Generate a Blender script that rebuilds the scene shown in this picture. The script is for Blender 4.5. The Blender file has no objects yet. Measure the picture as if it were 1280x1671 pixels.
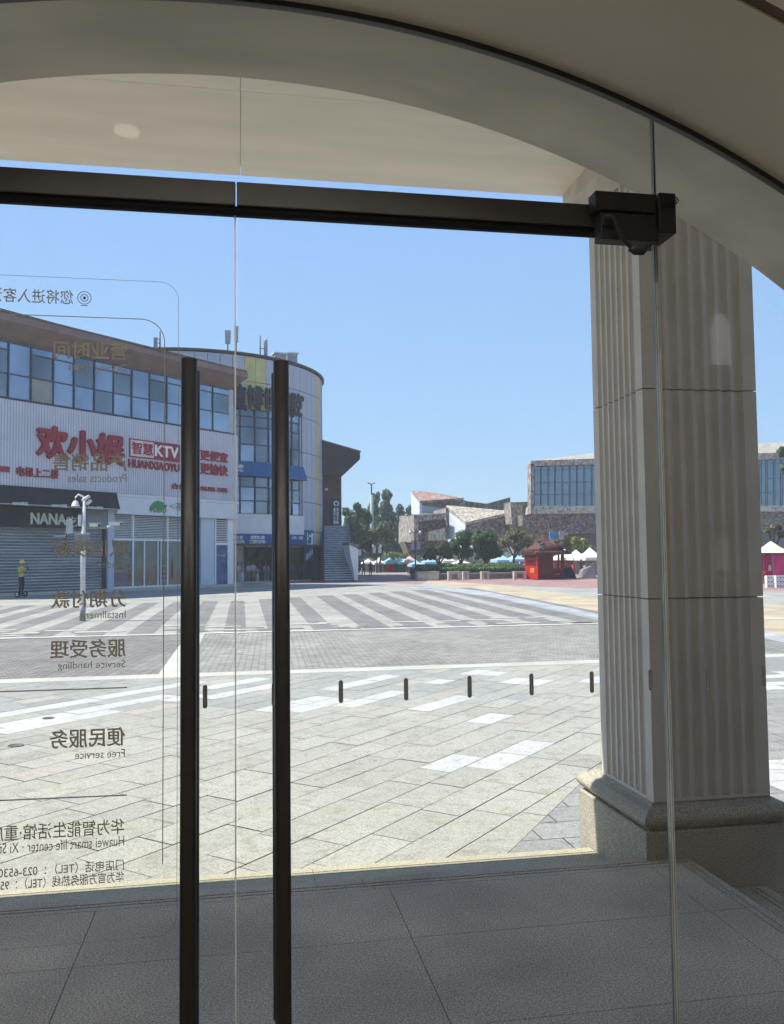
import bpy, bmesh, math, random
from mathutils import Vector, Matrix
random.seed(7)
R_ = math.radians
scn = bpy.context.scene
# ------------------------------------------------------------------ camera
F, CX, CY, H = 1400.0, 640.0, 835.5, 1.4
PITCH, YAW, ROLL = math.atan(78/1400.0), R_(10), 0.011
cf = Vector((math.sin(YAW)*math.cos(PITCH), math.cos(YAW)*math.cos(PITCH), math.sin(PITCH)))
r0 = Vector((math.cos(YAW), -math.sin(YAW), 0)); u0 = r0.cross(cf)
cr = r0*math.cos(ROLL)-u0*math.sin(ROLL); cu = u0*math.cos(ROLL)+r0*math.sin(ROLL)
CAM = Vector((0, 0, H))
cd = bpy.data.cameras.new('camera'); cam = bpy.data.objects.new('camera', cd); scn.collection.objects.link(cam)
m = Matrix((cr, cu, -cf)).transposed().to_4x4(); m.translation = CAM; cam.matrix_world = m
cd.sensor_fit = 'VERTICAL'; cd.sensor_height = 24.0; cd.lens = 24.0*F/1671.0
cd.clip_start = 0.05; cd.clip_end = 3000
scn.camera = cam
# ------------------------------------------------------------------ sky, sun, exposure
SUN_EL, SUN_AZ = R_(57), R_(-80)            # azimuth from +Y towards +X
w = bpy.data.worlds.new("World"); scn.world = w; w.use_nodes = True
nt = w.node_tree; bg = nt.nodes['Background']; EXPO = 0.85; FILL_LAMP = 64.0; SKYK = 8.7/2**EXPO
sky = nt.nodes.new('ShaderNodeTexSky'); sky.sky_type = 'NISHITA'; sky.sun_disc = False
sky.sun_elevation = SUN_EL; sky.sun_rotation = SUN_AZ
sky.air_density = 1.0; sky.dust_density = 0.15; sky.ozone_density = 1.6; sky.altitude = 100
# the day's clear, slightly milky sky: Nishita blended with a measured elevation gradient
wtc = nt.nodes.new('ShaderNodeTexCoord'); wsp = nt.nodes.new('ShaderNodeSeparateXYZ'); nt.links.new(wtc.outputs['Generated'], wsp.inputs[0])
wr = nt.nodes.new('ShaderNodeValToRGB'); wr.color_ramp.elements[0].position = 0.0; wr.color_ramp.elements[0].color = (0.455, 0.680, 0.885, 1)
wr.color_ramp.elements[1].position = 1.0; wr.color_ramp.elements[1].color = (0.12, 0.26, 0.62, 1)
e_ = wr.color_ramp.elements.new(0.12); e_.color = (0.385, 0.625, 0.95, 1); e_ = wr.color_ramp.elements.new(0.42); e_.color = (0.32, 0.55, 0.98, 1)
nt.links.new(wsp.outputs['Z'], wr.inputs[0])
wm1 = nt.nodes.new('ShaderNodeMixRGB'); wm1.blend_type = 'MULTIPLY'; wm1.inputs[0].default_value = 1; wm1.inputs[2].default_value = (SKYK, SKYK, SKYK, 1); nt.links.new(wr.outputs[0], wm1.inputs[1])
wm2 = nt.nodes.new('ShaderNodeMixRGB'); wm2.inputs[0].default_value = 0.85; nt.links.new(sky.outputs[0], wm2.inputs[1]); nt.links.new(wm1.outputs[0], wm2.inputs[2])
nt.links.new(wm2.outputs[0], bg.inputs[0]); bg.inputs[1].default_value = 0.125
sl = bpy.data.lights.new('sun', 'SUN'); sl.energy = 4.6; sl.angle = R_(0.5); sl.color = (1.0, 0.955, 0.88)
so = bpy.data.objects.new('sun', sl); scn.collection.objects.link(so)
sd = Vector((math.sin(SUN_AZ)*math.cos(SUN_EL), math.cos(SUN_AZ)*math.cos(SUN_EL), math.sin(SUN_EL)))
so.rotation_euler = sd.to_track_quat('Z', 'Y').to_euler(); so.location = (0, 0, 60)
scn.view_settings.view_transform = 'Standard'; scn.view_settings.look = 'None'
scn.view_settings.gamma = 1; scn.view_settings.exposure = EXPO
scn.cycles.max_bounces = 8; scn.cycles.diffuse_bounces = 4; scn.cycles.transparent_max_bounces = 24
# ------------------------------------------------------------------ pixel -> place helpers
def ray(px, py): return cf + cr*((px-CX)/F) - cu*((py-CY)/F)
def G(px, py, z=-0.3): d = ray(px, py); return CAM + d*((z-H)/d.z)
def P(px, py, Y): d = ray(px, py); return CAM + d*(Y/d.y)
def onp(px, py, p0, n): d = ray(px, py); return CAM + d*((p0-CAM).dot(n)/d.dot(n))
GZ = -0.30
# ------------------------------------------------------------------ materials
MATS = {}
def mat(name, col, rough=0.7, var=0.12, scale=6.0, bump=0.0, bscale=60.0, metal=0.0, spec=0.3, col2=None, stretch=None, alpha=1.0, trans=0.0):
    if name in MATS: return MATS[name]
    M = bpy.data.materials.new(name); M.use_nodes = True; n = M.node_tree.nodes; l = M.node_tree.links
    b = n['Principled BSDF']; b.inputs['Roughness'].default_value = rough; b.inputs['Metallic'].default_value = metal
    b.inputs['Specular IOR Level'].default_value = spec
    tc = n.new('ShaderNodeTexCoord'); mp = n.new('ShaderNodeMapping'); l.new(tc.outputs['Object'], mp.inputs[0])
    if stretch: mp.inputs['Scale'].default_value = stretch
    no = n.new('ShaderNodeTexNoise'); no.inputs['Scale'].default_value = scale; no.inputs['Detail'].default_value = 6
    l.new(mp.outputs[0], no.inputs['Vector'])
    r = n.new('ShaderNodeValToRGB'); e = r.color_ramp.elements
    c2 = col2 or tuple(min(1, c*(1+var)) for c in col); c1 = tuple(c*(1-var) for c in col) if not col2 else col
    e[0].position = 0.35; e[0].color = (*c1, 1); e[1].position = 0.65; e[1].color = (*c2, 1)
    l.new(no.outputs['Fac'], r.inputs[0]); l.new(r.outputs[0], b.inputs['Base Color'])
    if bump > 0:
        nb = n.new('ShaderNodeTexNoise'); nb.inputs['Scale'].default_value = bscale; nb.inputs['Detail'].default_value = 4
        l.new(tc.outputs['Object'], nb.inputs['Vector'])
        bp = n.new('ShaderNodeBump'); bp.inputs['Strength'].default_value = bump; bp.inputs['Distance'].default_value = 0.01
        l.new(nb.outputs['Fac'], bp.inputs['Height']); l.new(bp.outputs[0], b.inputs['Normal'])
    if alpha < 1: b.inputs['Alpha'].default_value = alpha
    MATS[name] = M; return M
def nodes_of(name):
    M = bpy.data.materials.new(name); M.use_nodes = True
    MATS[name] = M; return M, M.node_tree.nodes, M.node_tree.links, M.node_tree.nodes['Principled BSDF']
def ramp(n, stops, const=False):
    r = n.new('ShaderNodeValToRGB'); cr_ = r.color_ramp
    if const: cr_.interpolation = 'CONSTANT'
    while len(cr_.elements) < len(stops): cr_.elements.new(0.5)
    for e, (p, c) in zip(cr_.elements, stops): e.position = p; e.color = (*c, 1)
    return r
def granite(name, c_lo, c_mid, c_hi, grain=260.0, rough=0.6, patch=1.5, bump=0.25, patchamt=0.25):
    M, n, l, b = nodes_of(name)
    tc = n.new('ShaderNodeTexCoord')
    g = n.new('ShaderNodeTexNoise'); g.inputs['Scale'].default_value = grain; g.inputs['Detail'].default_value = 3; g.inputs['Roughness'].default_value = 0.8
    l.new(tc.outputs['Object'], g.inputs['Vector'])
    r = ramp(n, [(0.36, c_lo), (0.5, c_mid), (0.64, c_hi)]); l.new(g.outputs['Fac'], r.inputs[0])
    p = n.new('ShaderNodeTexNoise'); p.inputs['Scale'].default_value = patch; p.inputs['Detail'].default_value = 6
    l.new(tc.outputs['Object'], p.inputs['Vector'])
    r2 = ramp(n, [(0.3, (1-patchamt,)*3), (0.7, (1.0, 1.0, 1.0))]); l.new(p.outputs['Fac'], r2.inputs[0])
    mx = n.new('ShaderNodeMixRGB'); mx.blend_type = 'MULTIPLY'; mx.inputs[0].default_value = 1
    l.new(r.outputs[0], mx.inputs[1]); l.new(r2.outputs[0], mx.inputs[2]); l.new(mx.outputs[0], b.inputs['Base Color'])
    b.inputs['Roughness'].default_value = rough; b.inputs['Specular IOR Level'].default_value = 0.12
    bp = n.new('ShaderNodeBump'); bp.inputs['Strength'].default_value = bump; bp.inputs['Distance'].default_value = 0.003
    l.new(g.outputs['Fac'], bp.inputs['Height']); l.new(bp.outputs[0], b.inputs['Normal'])
    return M
def bricks(name, c1, c2, mortar, bw, bh, rot=0.0, gap=0.01, coords='Object', rough=0.8, swap=False, grain=40, bump=0.4, off=0.5):
    M, n, l, b = nodes_of(name)
    tc = n.new('ShaderNodeTexCoord'); mp = n.new('ShaderNodeMapping'); l.new(tc.outputs[coords], mp.inputs[0])
    mp.inputs['Rotation'].default_value = (R_(90) if swap else 0, 0, rot)
    t = n.new('ShaderNodeTexBrick'); l.new(mp.outputs[0], t.inputs['Vector'])
    t.inputs['Color1'].default_value = (*c1, 1); t.inputs['Color2'].default_value = (*c2, 1); t.inputs['Mortar'].default_value = (*mortar, 1)
    t.inputs['Scale'].default_value = 1; t.inputs['Mortar Size'].default_value = gap; t.inputs['Brick Width'].default_value = bw; t.inputs['Row Height'].default_value = bh
    t.inputs['Mortar Smooth'].default_value = 0.2; t.offset = off
    g = n.new('ShaderNodeTexNoise'); g.inputs['Scale'].default_value = grain; g.inputs['Detail'].default_value = 5; l.new(tc.outputs['Object'], g.inputs['Vector'])
    g2 = n.new('ShaderNodeTexNoise'); g2.inputs['Scale'].default_value = 0.45; g2.inputs['Detail'].default_value = 6; l.new(tc.outputs['Object'], g2.inputs['Vector'])
    ad = n.new('ShaderNodeMath'); ad.operation = 'ADD'; l.new(g.outputs['Fac'], ad.inputs[0]); l.new(g2.outputs['Fac'], ad.inputs[1])
    r = ramp(n, [(0.0, (0.6,)*3), (1.0, (1.25,)*3)])
    hf = n.new('ShaderNodeMath'); hf.operation = 'MULTIPLY_ADD'; hf.inputs[1].default_value = 1.2; hf.inputs[2].default_value = -0.7
    l.new(ad.outputs[0], hf.inputs[0]); l.new(hf.outputs[0], r.inputs[0])
    mx = n.new('ShaderNodeMixRGB'); mx.blend_type = 'MULTIPLY'; mx.inputs[0].default_value = 1
    l.new(t.outputs['Color'], mx.inputs[1]); l.new(r.outputs[0], mx.inputs[2]); l.new(mx.outputs[0], b.inputs['Base Color'])
    b.inputs['Roughness'].default_value = rough; b.inputs['Specular IOR Level'].default_value = 0.25
    iv = n.new('ShaderNodeMath'); iv.operation = 'SUBTRACT'; iv.inputs[0].default_value = 1; l.new(t.outputs['Fac'], iv.inputs[1])
    bp = n.new('ShaderNodeBump'); bp.inputs['Strength'].default_value = bump; bp.inputs['Distance'].default_value = 0.01
    l.new(iv.outputs[0], bp.inputs['Height']); l.new(bp.outputs[0], b.inputs['Normal'])
    return M
def mosaic(name, cols, scale=1.2, rough=0.8, st=(1, 1, 1)):
    M, n, l, b = nodes_of(name)
    tc = n.new('ShaderNodeTexCoord'); mp = n.new('ShaderNodeMapping'); l.new(tc.outputs['Object'], mp.inputs[0]); mp.inputs['Scale'].default_value = st
    v = n.new('ShaderNodeTexVoronoi'); v.inputs['Scale'].default_value = scale; l.new(mp.outputs[0], v.inputs['Vector'])
    sp = n.new('ShaderNodeSeparateColor'); l.new(v.outputs['Color'], sp.inputs[0])
    r = ramp(n, [(i/len(cols), c) for i, c in enumerate(cols)], const=True); l.new(sp.outputs[0], r.inputs[0])
    l.new(r.outputs[0], b.inputs['Base Color']); b.inputs['Roughness'].default_value = rough
    return M
def glassmat(name, tint=(0.975, 0.985, 0.98), refl=1.0, IORG=1.38):
    M = bpy.data.materials.new(name); M.use_nodes = True; n = M.node_tree.nodes; l = M.node_tree.links; n.clear()
    o = n.new('ShaderNodeOutputMaterial'); mx = n.new('ShaderNodeMixShader'); t = n.new('ShaderNodeBsdfTransparent'); g = n.new('ShaderNodeBsdfGlossy')
    f = n.new('ShaderNodeFresnel'); f.inputs[0].default_value = IORG
    mu = n.new('ShaderNodeMath'); mu.operation = 'MULTIPLY'; mu.inputs[1].default_value = refl; l.new(f.outputs[0], mu.inputs[0])
    t.inputs[0].default_value = (*tint, 1); g.inputs['Roughness'].default_value = 0.01
    tc = n.new('ShaderNodeTexCoord'); no = n.new('ShaderNodeTexNoise'); no.inputs['Scale'].default_value = 3; l.new(tc.outputs['Object'], no.inputs['Vector'])
    bp = n.new('ShaderNodeBump'); bp.inputs['Strength'].default_value = 0.02; l.new(no.outputs[0], bp.inputs['Height']); l.new(bp.outputs[0], g.inputs['Normal'])
    l.new(mu.outputs[0], mx.inputs[0]); l.new(t.outputs[0], mx.inputs[1]); l.new(g.outputs[0], mx.inputs[2]); # faint dust film and wipe marks
    d1 = n.new('ShaderNodeBsdfDiffuse'); d1.inputs[0].default_value = (0.8, 0.8, 0.78, 1); d2 = n.new('ShaderNodeBsdfTranslucent'); d2.inputs[0].default_value = (0.8, 0.8, 0.78, 1)
    ad = n.new('ShaderNodeMixShader'); l.new(d1.outputs[0], ad.inputs[1]); l.new(d2.outputs[0], ad.inputs[2])
    mp = n.new('ShaderNodeMapping'); mp.inputs['Scale'].default_value = (1, 1, 0.35); mp.inputs['Rotation'].default_value = (0, 0.5, 0); l.new(tc.outputs['Object'], mp.inputs[0])
    n2 = n.new('ShaderNodeTexNoise'); n2.inputs['Scale'].default_value = 6; n2.inputs['Detail'].default_value = 8; n2.inputs['Roughness'].default_value = 0.65; l.new(mp.outputs[0], n2.inputs['Vector'])
    rd = ramp(n, [(0.40, (0.002,)*3), (0.62, (0.009,)*3), (0.80, (0.028,)*3)]); l.new(n2.outputs[0], rd.inputs[0])
    fm = n.new('ShaderNodeMixShader'); l.new(rd.outputs[0], fm.inputs[0]); l.new(mx.outputs[0], fm.inputs[1]); l.new(ad.outputs[0], fm.inputs[2]); l.new(fm.outputs[0], o.inputs[0])
    MATS[name] = M; return M
def leafmat(name, c1, c2, c3):
    M, n, l, b = nodes_of(name)
    gm = n.new('ShaderNodeNewGeometry'); tc = n.new('ShaderNodeTexCoord')
    no = n.new('ShaderNodeTexNoise'); no.inputs['Scale'].default_value = 0.9; no.inputs['Detail'].default_value = 3; l.new(tc.outputs['Object'], no.inputs['Vector'])
    ad = n.new('ShaderNodeMath'); ad.operation = 'MULTIPLY_ADD'; ad.inputs[1].default_value = 0.45; l.new(gm.outputs['Random Per Island'], ad.inputs[0]); l.new(no.outputs['Fac'], ad.inputs[2])
    r = ramp(n, [(0.35, c1), (0.65, c2), (0.95, c3)]); l.new(ad.outputs[0], r.inputs[0]); l.new(r.outputs[0], b.inputs['Base Color'])
    b.inputs['Roughness'].default_value = 0.6; b.inputs['Specular IOR Level'].default_value = 0.25
    tr = n.new('ShaderNodeBsdfTranslucent'); l.new(r.outputs[0], tr.inputs[0]); mx = n.new('ShaderNodeMixShader'); mx.inputs[0].default_value = 0.25
    l.new(b.outputs[0], mx.inputs[1]); l.new(tr.outputs[0], mx.inputs[2])
    o = n['Material Output']; l.new(mx.outputs[0], o.inputs[0])
    return M
# ------------------------------------------------------------------ mesh + object helpers
class MB:
    def __init__(s): s.v = []; s.f = []; s.mi = []; s.sm = []; s.mats = []; s.cur = 0; s.smooth = False
    def use(s, m_):
        if m_ not in s.mats: s.mats.append(m_)
        s.cur = s.mats.index(m_); return s
    def face(s, idx): s.f.append(tuple(idx)); s.mi.append(s.cur); s.sm.append(s.smooth)
    def poly(s, pts):
        b = len(s.v); s.v += [Vector(p) for p in pts]; s.face(range(b, b+len(pts))); return s
    def hexa(s, p):     # 8 corners: bottom 0-3 ccw, top 4-7
        b = len(s.v); s.v += [Vector(q) for q in p]
        for f in ((3,2,1,0), (4,5,6,7), (0,1,5,4), (1,2,6,5), (2,3,7,6), (3,0,4,7)): s.face([b+i for i in f])
        return s
    def box(s, x0, x1, y0, y1, z0, z1):
        return s.hexa([(x0,y0,z0), (x1,y0,z0), (x1,y1,z0), (x0,y1,z0), (x0,y0,z1), (x1,y0,z1), (x1,y1,z1), (x0,y1,z1)])
    def bar(s, a, b, wx, wy=None):     # square bar between points
        a = Vector(a); b = Vector(b); wy = wy or wx; d = (b-a).normalized()
        u = d.cross(Vector((0,0,1)));
        if u.length < 1e-3: u = Vector((1,0,0))
        u.normalize(); v = u.cross(d).normalized(); u = u*wx/2; v = v*wy/2
        return s.hexa([a-u-v, a+u-v, b+u-v, b-u-v, a-u+v, a+u+v, b+u+v, b-u+v])
    def tube(s, pts, rad, n=10, cap=True):
        pts = [Vector(p) for p in pts]; rad = rad if isinstance(rad, (list, tuple)) else [rad]*len(pts)
        rings = []; ref = None
        for i, p in enumerate(pts):
            d = (pts[min(i+1, len(pts)-1)]-pts[max(i-1, 0)]).normalized()
            if ref is None: ref = Vector((1,0,0)) if abs(d.z) > 0.9 else Vector((0,0,1))
            u = d.cross(ref)
            if u.length < 1e-3: u = d.cross(Vector((0,1,0)))
            u.normalize(); v = d.cross(u).normalized(); b = len(s.v)
            for k in range(n):
                a = 2*math.pi*k/n; s.v.append(p+u*math.cos(a)*rad[i]+v*math.sin(a)*rad[i])
            rings.append(b)
        o = s.smooth; s.smooth = True
        for i in range(len(rings)-1):
            for k in range(n): s.face((rings[i]+k, rings[i]+(k+1)%n, rings[i+1]+(k+1)%n, rings[i+1]+k))
        s.smooth = o
        if cap: s.face([rings[0]+k for k in range(n)][::-1]); s.face([rings[-1]+k for k in range(n)])
        return s
    def lathe(s, prof, c=(0,0,0), n=16):
        c = Vector(c); rings = []
        for r, z in prof:
            b = len(s.v)
            for k in range(n): a = 2*math.pi*k/n; s.v.append(c+Vector((r*math.cos(a), r*math.sin(a), z)))
            rings.append(b)
        o = s.smooth; s.smooth = True
        for i in range(len(rings)-1):
            for k in range(n): s.face((rings[i]+k, rings[i]+(k+1)%n, rings[i+1]+(k+1)%n, rings[i+1]+k))
        s.smooth = o
        s.face([rings[0]+k for k in range(n)][::-1]); s.face([rings[-1]+k for k in range(n)]); return s
    def prism(s, pts, d):   # polygon (3-D pts) extruded by vector d
        d = Vector(d); n = len(pts); b = len(s.v); s.v += [Vector(p) for p in pts]; s.v += [Vector(p)+d for p in pts]
        s.face(range(b, b+n)); s.face(range(b+2*n-1, b+n-1, -1))
        for k in range(n): s.face((b+(k+1)%n, b+k, b+n+k, b+n+(k+1)%n))
        return s
    def build(s, name, m_=None, parent=None, bevel=0.0, recalc=True):
        me = bpy.data.meshes.new(name); me.from_pydata([tuple(v) for v in s.v], [], s.f)
        for mm in (s.mats or [m_]): me.materials.append(mm)
        for p, mi, sm in zip(me.polygons, s.mi, s.sm): p.material_index = mi; p.use_smooth = sm
        if recalc:
            bm = bmesh.new(); bm.from_mesh(me); bmesh.ops.recalc_face_normals(bm, faces=bm.faces); bm.to_mesh(me); bm.free()
        o = bpy.data.objects.new(name, me); scn.collection.objects.link(o)
        if parent: o.parent = parent
        if bevel:
            md = o.modifiers.new('bevel', 'BEVEL'); md.width = bevel; md.segments = 2; md.limit_method = 'ANGLE'
        return o
def tag(o, label=None, cat=None, group=None, kind=None):
    if label: o['label'] = label
    if cat: o['category'] = cat
    if group: o['group'] = group
    if kind: o['kind'] = kind
    return o
def thing(name, loc, label, cat, rz=0.0, group=None):
    o = bpy.data.objects.new(name, None); scn.collection.objects.link(o); o.location = loc; o.rotation_euler = (0, 0, rz)
    o.empty_display_size = 0.2
    return tag(o, label, cat, group)
def struct(o, label=None): return tag(o, label, None, None, 'structure')
def box(name, m_, parent, *a, bevel=0.0): return MB().box(*a).build(name, m_, parent, bevel)
def copy_tree(o, parent=None):
    c = o.copy(); scn.collection.objects.link(c)
    if parent: c.parent = parent
    for ch in [x for x in ALL_CHILDREN(o)]: copy_tree(ch, c)
    return c
def ALL_CHILDREN(o): return [x for x in scn.collection.objects if x.parent == o]
def lettering(name, body, m_, parent, x0, x1, z0, z1, y, depth=0.01, mirror=False, bold=0.0, ang=0.0, keep=False):
    """text standing in the local XZ plane, read from the -Y side; fitted to the rectangle"""
    c = bpy.data.curves.new('t', 'FONT'); c.body = body; c.size = 1; c.resolution_u = 3
    t = bpy.data.objects.new('t', c); scn.collection.objects.link(t)
    bpy.context.view_layer.update()
    me = bpy.data.meshes.new_from_object(t.evaluated_get(bpy.context.evaluated_depsgraph_get()))
    bpy.data.objects.remove(t); bpy.data.curves.remove(c)
    xs = [v.co.x for v in me.vertices]; ys = [v.co.y for v in me.vertices]
    if not xs: return None
    ax, bx, ay, by = min(xs), max(xs), min(ys), max(ys)
    sx = (x1-x0)/(bx-ax); sz = (z1-z0)/(by-ay)
    bm = bmesh.new(); base = bmesh.new(); base.from_mesh(me)
    step = max(depth*0.02, 0.0002)
    offs = [(0, 0)] if bold <= 0 else [(0, 0), (bold, 0), (-bold, 0), (0, bold*0.7), (0, -bold*0.7), (bold*0.5, bold*0.5), (-bold*0.5, -bold*0.5)]
    for k, (ox, oy) in enumerate(offs):
        mp_ = {}
        for v in base.verts:
            u = (v.co.x-ax+ox)*sx
            mp_[v] = bm.verts.new((x1-u if mirror else x0+u, y-k*step, z0+(v.co.y-ay+oy)*sz))
        for f in base.faces: bm.faces.new([mp_[v] for v in f.verts])
    base.free(); bm.verts.ensure_lookup_table(); bm.faces.ensure_lookup_table()
    if depth > 0:
        r = bmesh.ops.extrude_face_region(bm, geom=bm.faces[:])
        for v in [g for g in r['geom'] if isinstance(g, bmesh.types.BMVert)]: v.co.y -= depth
    bmesh.ops.recalc_face_normals(bm, faces=bm.faces)
    bm.to_mesh(me); bm.free(); me.name = name; me.materials.clear(); me.materials.append(m_)
    o = bpy.data.objects.new(name, me); scn.collection.objects.link(o); o.parent = parent
    return o
# ------------------------------------------------------------------ palette
stone = mat('arch_stone', (0.52, 0.465, 0.395), 0.75, 0.15, 1.6, 0.05, 30, stretch=(0.6, 3, 5))
stone_in = mat('arch_reveal_paint', (0.50, 0.50, 0.45), 0.6, 0.05, 1.5, 0.03, 20)
pill = mat('pillar_stone', (0.58, 0.54, 0.49), 0.75, 0.05, 4.0, 0.2, 120)
granite_l = granite('landing_granite', (0.25, 0.20, 0.14), (0.50, 0.42, 0.315), (0.84, 0.72, 0.56), 140, 0.65, 1.7, 0.02, 0.36)
granite_s = granite('step_granite', (0.24, 0.22, 0.15), (0.42, 0.39, 0.28), (0.6, 0.56, 0.42), 190, 0.6, 2, 0.2, 0.15)
granite_b = granite('base_granite', (0.15, 0.135, 0.11), (0.40, 0.365, 0.29), (0.60, 0.55, 0.46), 170, 0.55, 2.5, 0.25, 0.25)
black_metal = mat('black_handle_metal', (0.028, 0.028, 0.029), 0.42, 0.1, 20, metal=0.3, spec=0.5)
header_metal = mat('brown_header_metal', (0.058, 0.053, 0.051), 0.5, 0.08, 10, metal=0.4, spec=0.5)
black_plastic = mat('black_plastic', (0.018, 0.017, 0.017), 0.5, 0.1, 10)
glass = glassmat('door_glass')
glass_edge = mat('glass_edge', (0.16, 0.21, 0.22), 0.12, 0.35, 8, stretch=(1, 1, 0.6), spec=0.9)
glass_seam = mat('seam_gasket', (0.62, 0.64, 0.62), 0.3, 0.1, 5, alpha=0.75)
decal = mat('decal_ink', (0.28, 0.27, 0.24), 0.8, 0.05, 5, alpha=0.88)
def translucent(name, c, k=0.7, rough=0.2):
    M, n, l, b = nodes_of(name); b.inputs['Base Color'].default_value = (*c, 1); b.inputs['Roughness'].default_value = rough
    tc = n.new('ShaderNodeTexCoord'); no = n.new('ShaderNodeTexNoise'); no.inputs['Scale'].default_value = 5; l.new(tc.outputs['Object'], no.inputs['Vector'])
    r = ramp(n, [(0.3, tuple(x*0.85 for x in c)), (0.7, c)]); l.new(no.outputs['Fac'], r.inputs[0]); l.new(r.outputs[0], b.inputs['Base Color'])
    t = n.new('ShaderNodeBsdfTransparent'); l.new(r.outputs[0], t.inputs[0]); mx = n.new('ShaderNodeMixShader'); mx.inputs[0].default_value = k
    l.new(b.outputs[0], mx.inputs[1]); l.new(t.outputs[0], mx.inputs[2]); l.new(mx.outputs[0], n['Material Output'].inputs[0]); return M
glass_rim = translucent('glass_rim', (0.90, 0.94, 0.92), 0.97)
glass_seam = translucent('seam_gasket', (0.93, 0.94, 0.93), 0.35)
edge_white = translucent('edge_bright', (0.80, 0.84, 0.84), 0.40, 0.1)
decal_thin = mat('decal_line', (0.30, 0.31, 0.30), 0.6, 0.05, 5, alpha=0.55)
markm = mat('mark_grey', (0.15, 0.15, 0.148), 0.7, 0.05, 5)
white = mat('white_paint', (0.74, 0.74, 0.74), 0.6, 0.04, 3)
offwhite = mat('offwhite_panel', (0.62, 0.64, 0.66), 0.6, 0.05, 1.5)
grey_d = mat('dark_grey', (0.05, 0.052, 0.058), 0.6, 0.15, 3)
black_fab = mat('black_awning', (0.022, 0.022, 0.026), 0.7, 0.25, 2)
red = mat('sign_red', (0.27, 0.020, 0.035), 0.5, 0.1, 3)
redk = mat('kiosk_red', (0.46, 0.010, 0.016), 0.4, 0.1, 2)
red_shade = mat('kiosk_red_shaded', (0.10, 0.010, 0.016), 0.45, 0.15, 2)  # kiosk red darkened to maroon: shade of its front put into the colour
maroof = mat('kiosk_roof_tile', (0.10, 0.038, 0.038), 0.7, 0.3, 8)
blue = mat('awning_blue', (0.030, 0.11, 0.27), 0.7, 0.12, 2)
navy = mat('sign_navy', (0.03, 0.09, 0.27), 0.6, 0.1, 2)
tealblue = mat('sign_teal', (0.015, 0.12, 0.22), 0.6, 0.1, 2)
yellow = mat('yellow_panel', (0.52, 0.50, 0.22), 0.6, 0.08, 2)
perf = mat('perforated_panel', (0.42, 0.46, 0.54), 0.55, 0.12, 5, stretch=(1, 1, 4))
roofbrown = mat('eave_brown', (0.20, 0.145, 0.13), 0.75, 0.12, 1.5)
rooftile = mat('eave_tile', (0.12, 0.10, 0.095), 0.8, 0.25, 6)
frame_b = mat('window_frame_blue', (0.035, 0.06, 0.11), 0.45, 0.1, 4)
woodlt = mat('light_timber', (0.45, 0.36, 0.26), 0.7, 0.2, 4)
# window glass reflecting the bright street opposite
def winglass(name, c, c2):
    M = mat(name, c, 0.10, 0.0, 0.35, col2=c2, spec=0.9, metal=0.75); return M
win_a = winglass('sky_glass', (0.17, 0.225, 0.31), (0.33, 0.40, 0.50))
win_b = winglass('sea_glass', (0.09, 0.12, 0.145), (0.22, 0.27, 0.31))
# =================================================================== GROUND
def sheet(name, pts, z, m_, label=None):
    o = MB().poly([(p[0], p[1], z) for p in pts]).build(name, m_, recalc=False)
    if o.data.polygons[0].normal.z < 0: o.data.flip_normals()
    return struct(o, label)
far_pave = bricks('far_paving', (0.38, 0.36, 0.32), (0.32, 0.31, 0.275), (0.28, 0.27, 0.25), 0.8, 0.4, R_(3), 0.012, grain=2)
red_pave = bricks('red_paving', (0.30, 0.155, 0.145), (0.38, 0.235, 0.215), (0.32, 0.25, 0.23), 0.6, 0.3, R_(8), 0.02, grain=1.2)
yel_pave = bricks('yellow_paving', (0.46, 0.37, 0.24), (0.43, 0.37, 0.27), (0.45, 0.40, 0.3), 0.6, 0.3, R_(8), 0.02, grain=1.2)
blu_pave = bricks('grey_band_paving', (0.40, 0.42, 0.42), (0.36, 0.38, 0.39), (0.3, 0.3, 0.3), 0.6, 0.3, R_(8), 0.02, grain=2)
cobble = bricks('cobbles', (0.36, 0.35, 0.305), (0.26, 0.25, 0.22), (0.17, 0.165, 0.15), 0.22, 0.11, R_(2), 0.014, grain=5, bump=0.8)
cobble_d = bricks('cobbles_dark', (0.285, 0.27, 0.245), (0.215, 0.205, 0.185), (0.12, 0.115, 0.11), 0.22, 0.11, R_(-38), 0.014, grain=5, bump=0.8)
light_pave = bricks('crossing_light', (0.365, 0.36, 0.32), (0.32, 0.315, 0.28), (0.30, 0.29, 0.27), 0.6, 0.3, 0, 0.01, grain=4)
dark_pave = bricks('crossing_dark', (0.225, 0.22, 0.205), (0.185, 0.18, 0.168), (0.15, 0.15, 0.145), 0.6, 0.3, 0, 0.01, grain=4)
kerbm = granite('kerb_stone', (0.38, 0.37, 0.33), (0.50, 0.48, 0.42), (0.6, 0.58, 0.5), 60, 0.7, 1.0, 0.1, 0.2)
kerbw = granite('kerb_white_stone', (0.50, 0.49, 0.46), (0.58, 0.57, 0.54), (0.66, 0.65, 0.6), 60, 0.7, 1.0, 0.1, 0.2)

sheet('ground', [(-390, -60), (390, -60), (390, 390), (-390, 390)], GZ-0.020, far_pave)
g2 = lambda *a: [tuple(G(x, y)[:2]) for x, y in a]
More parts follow.
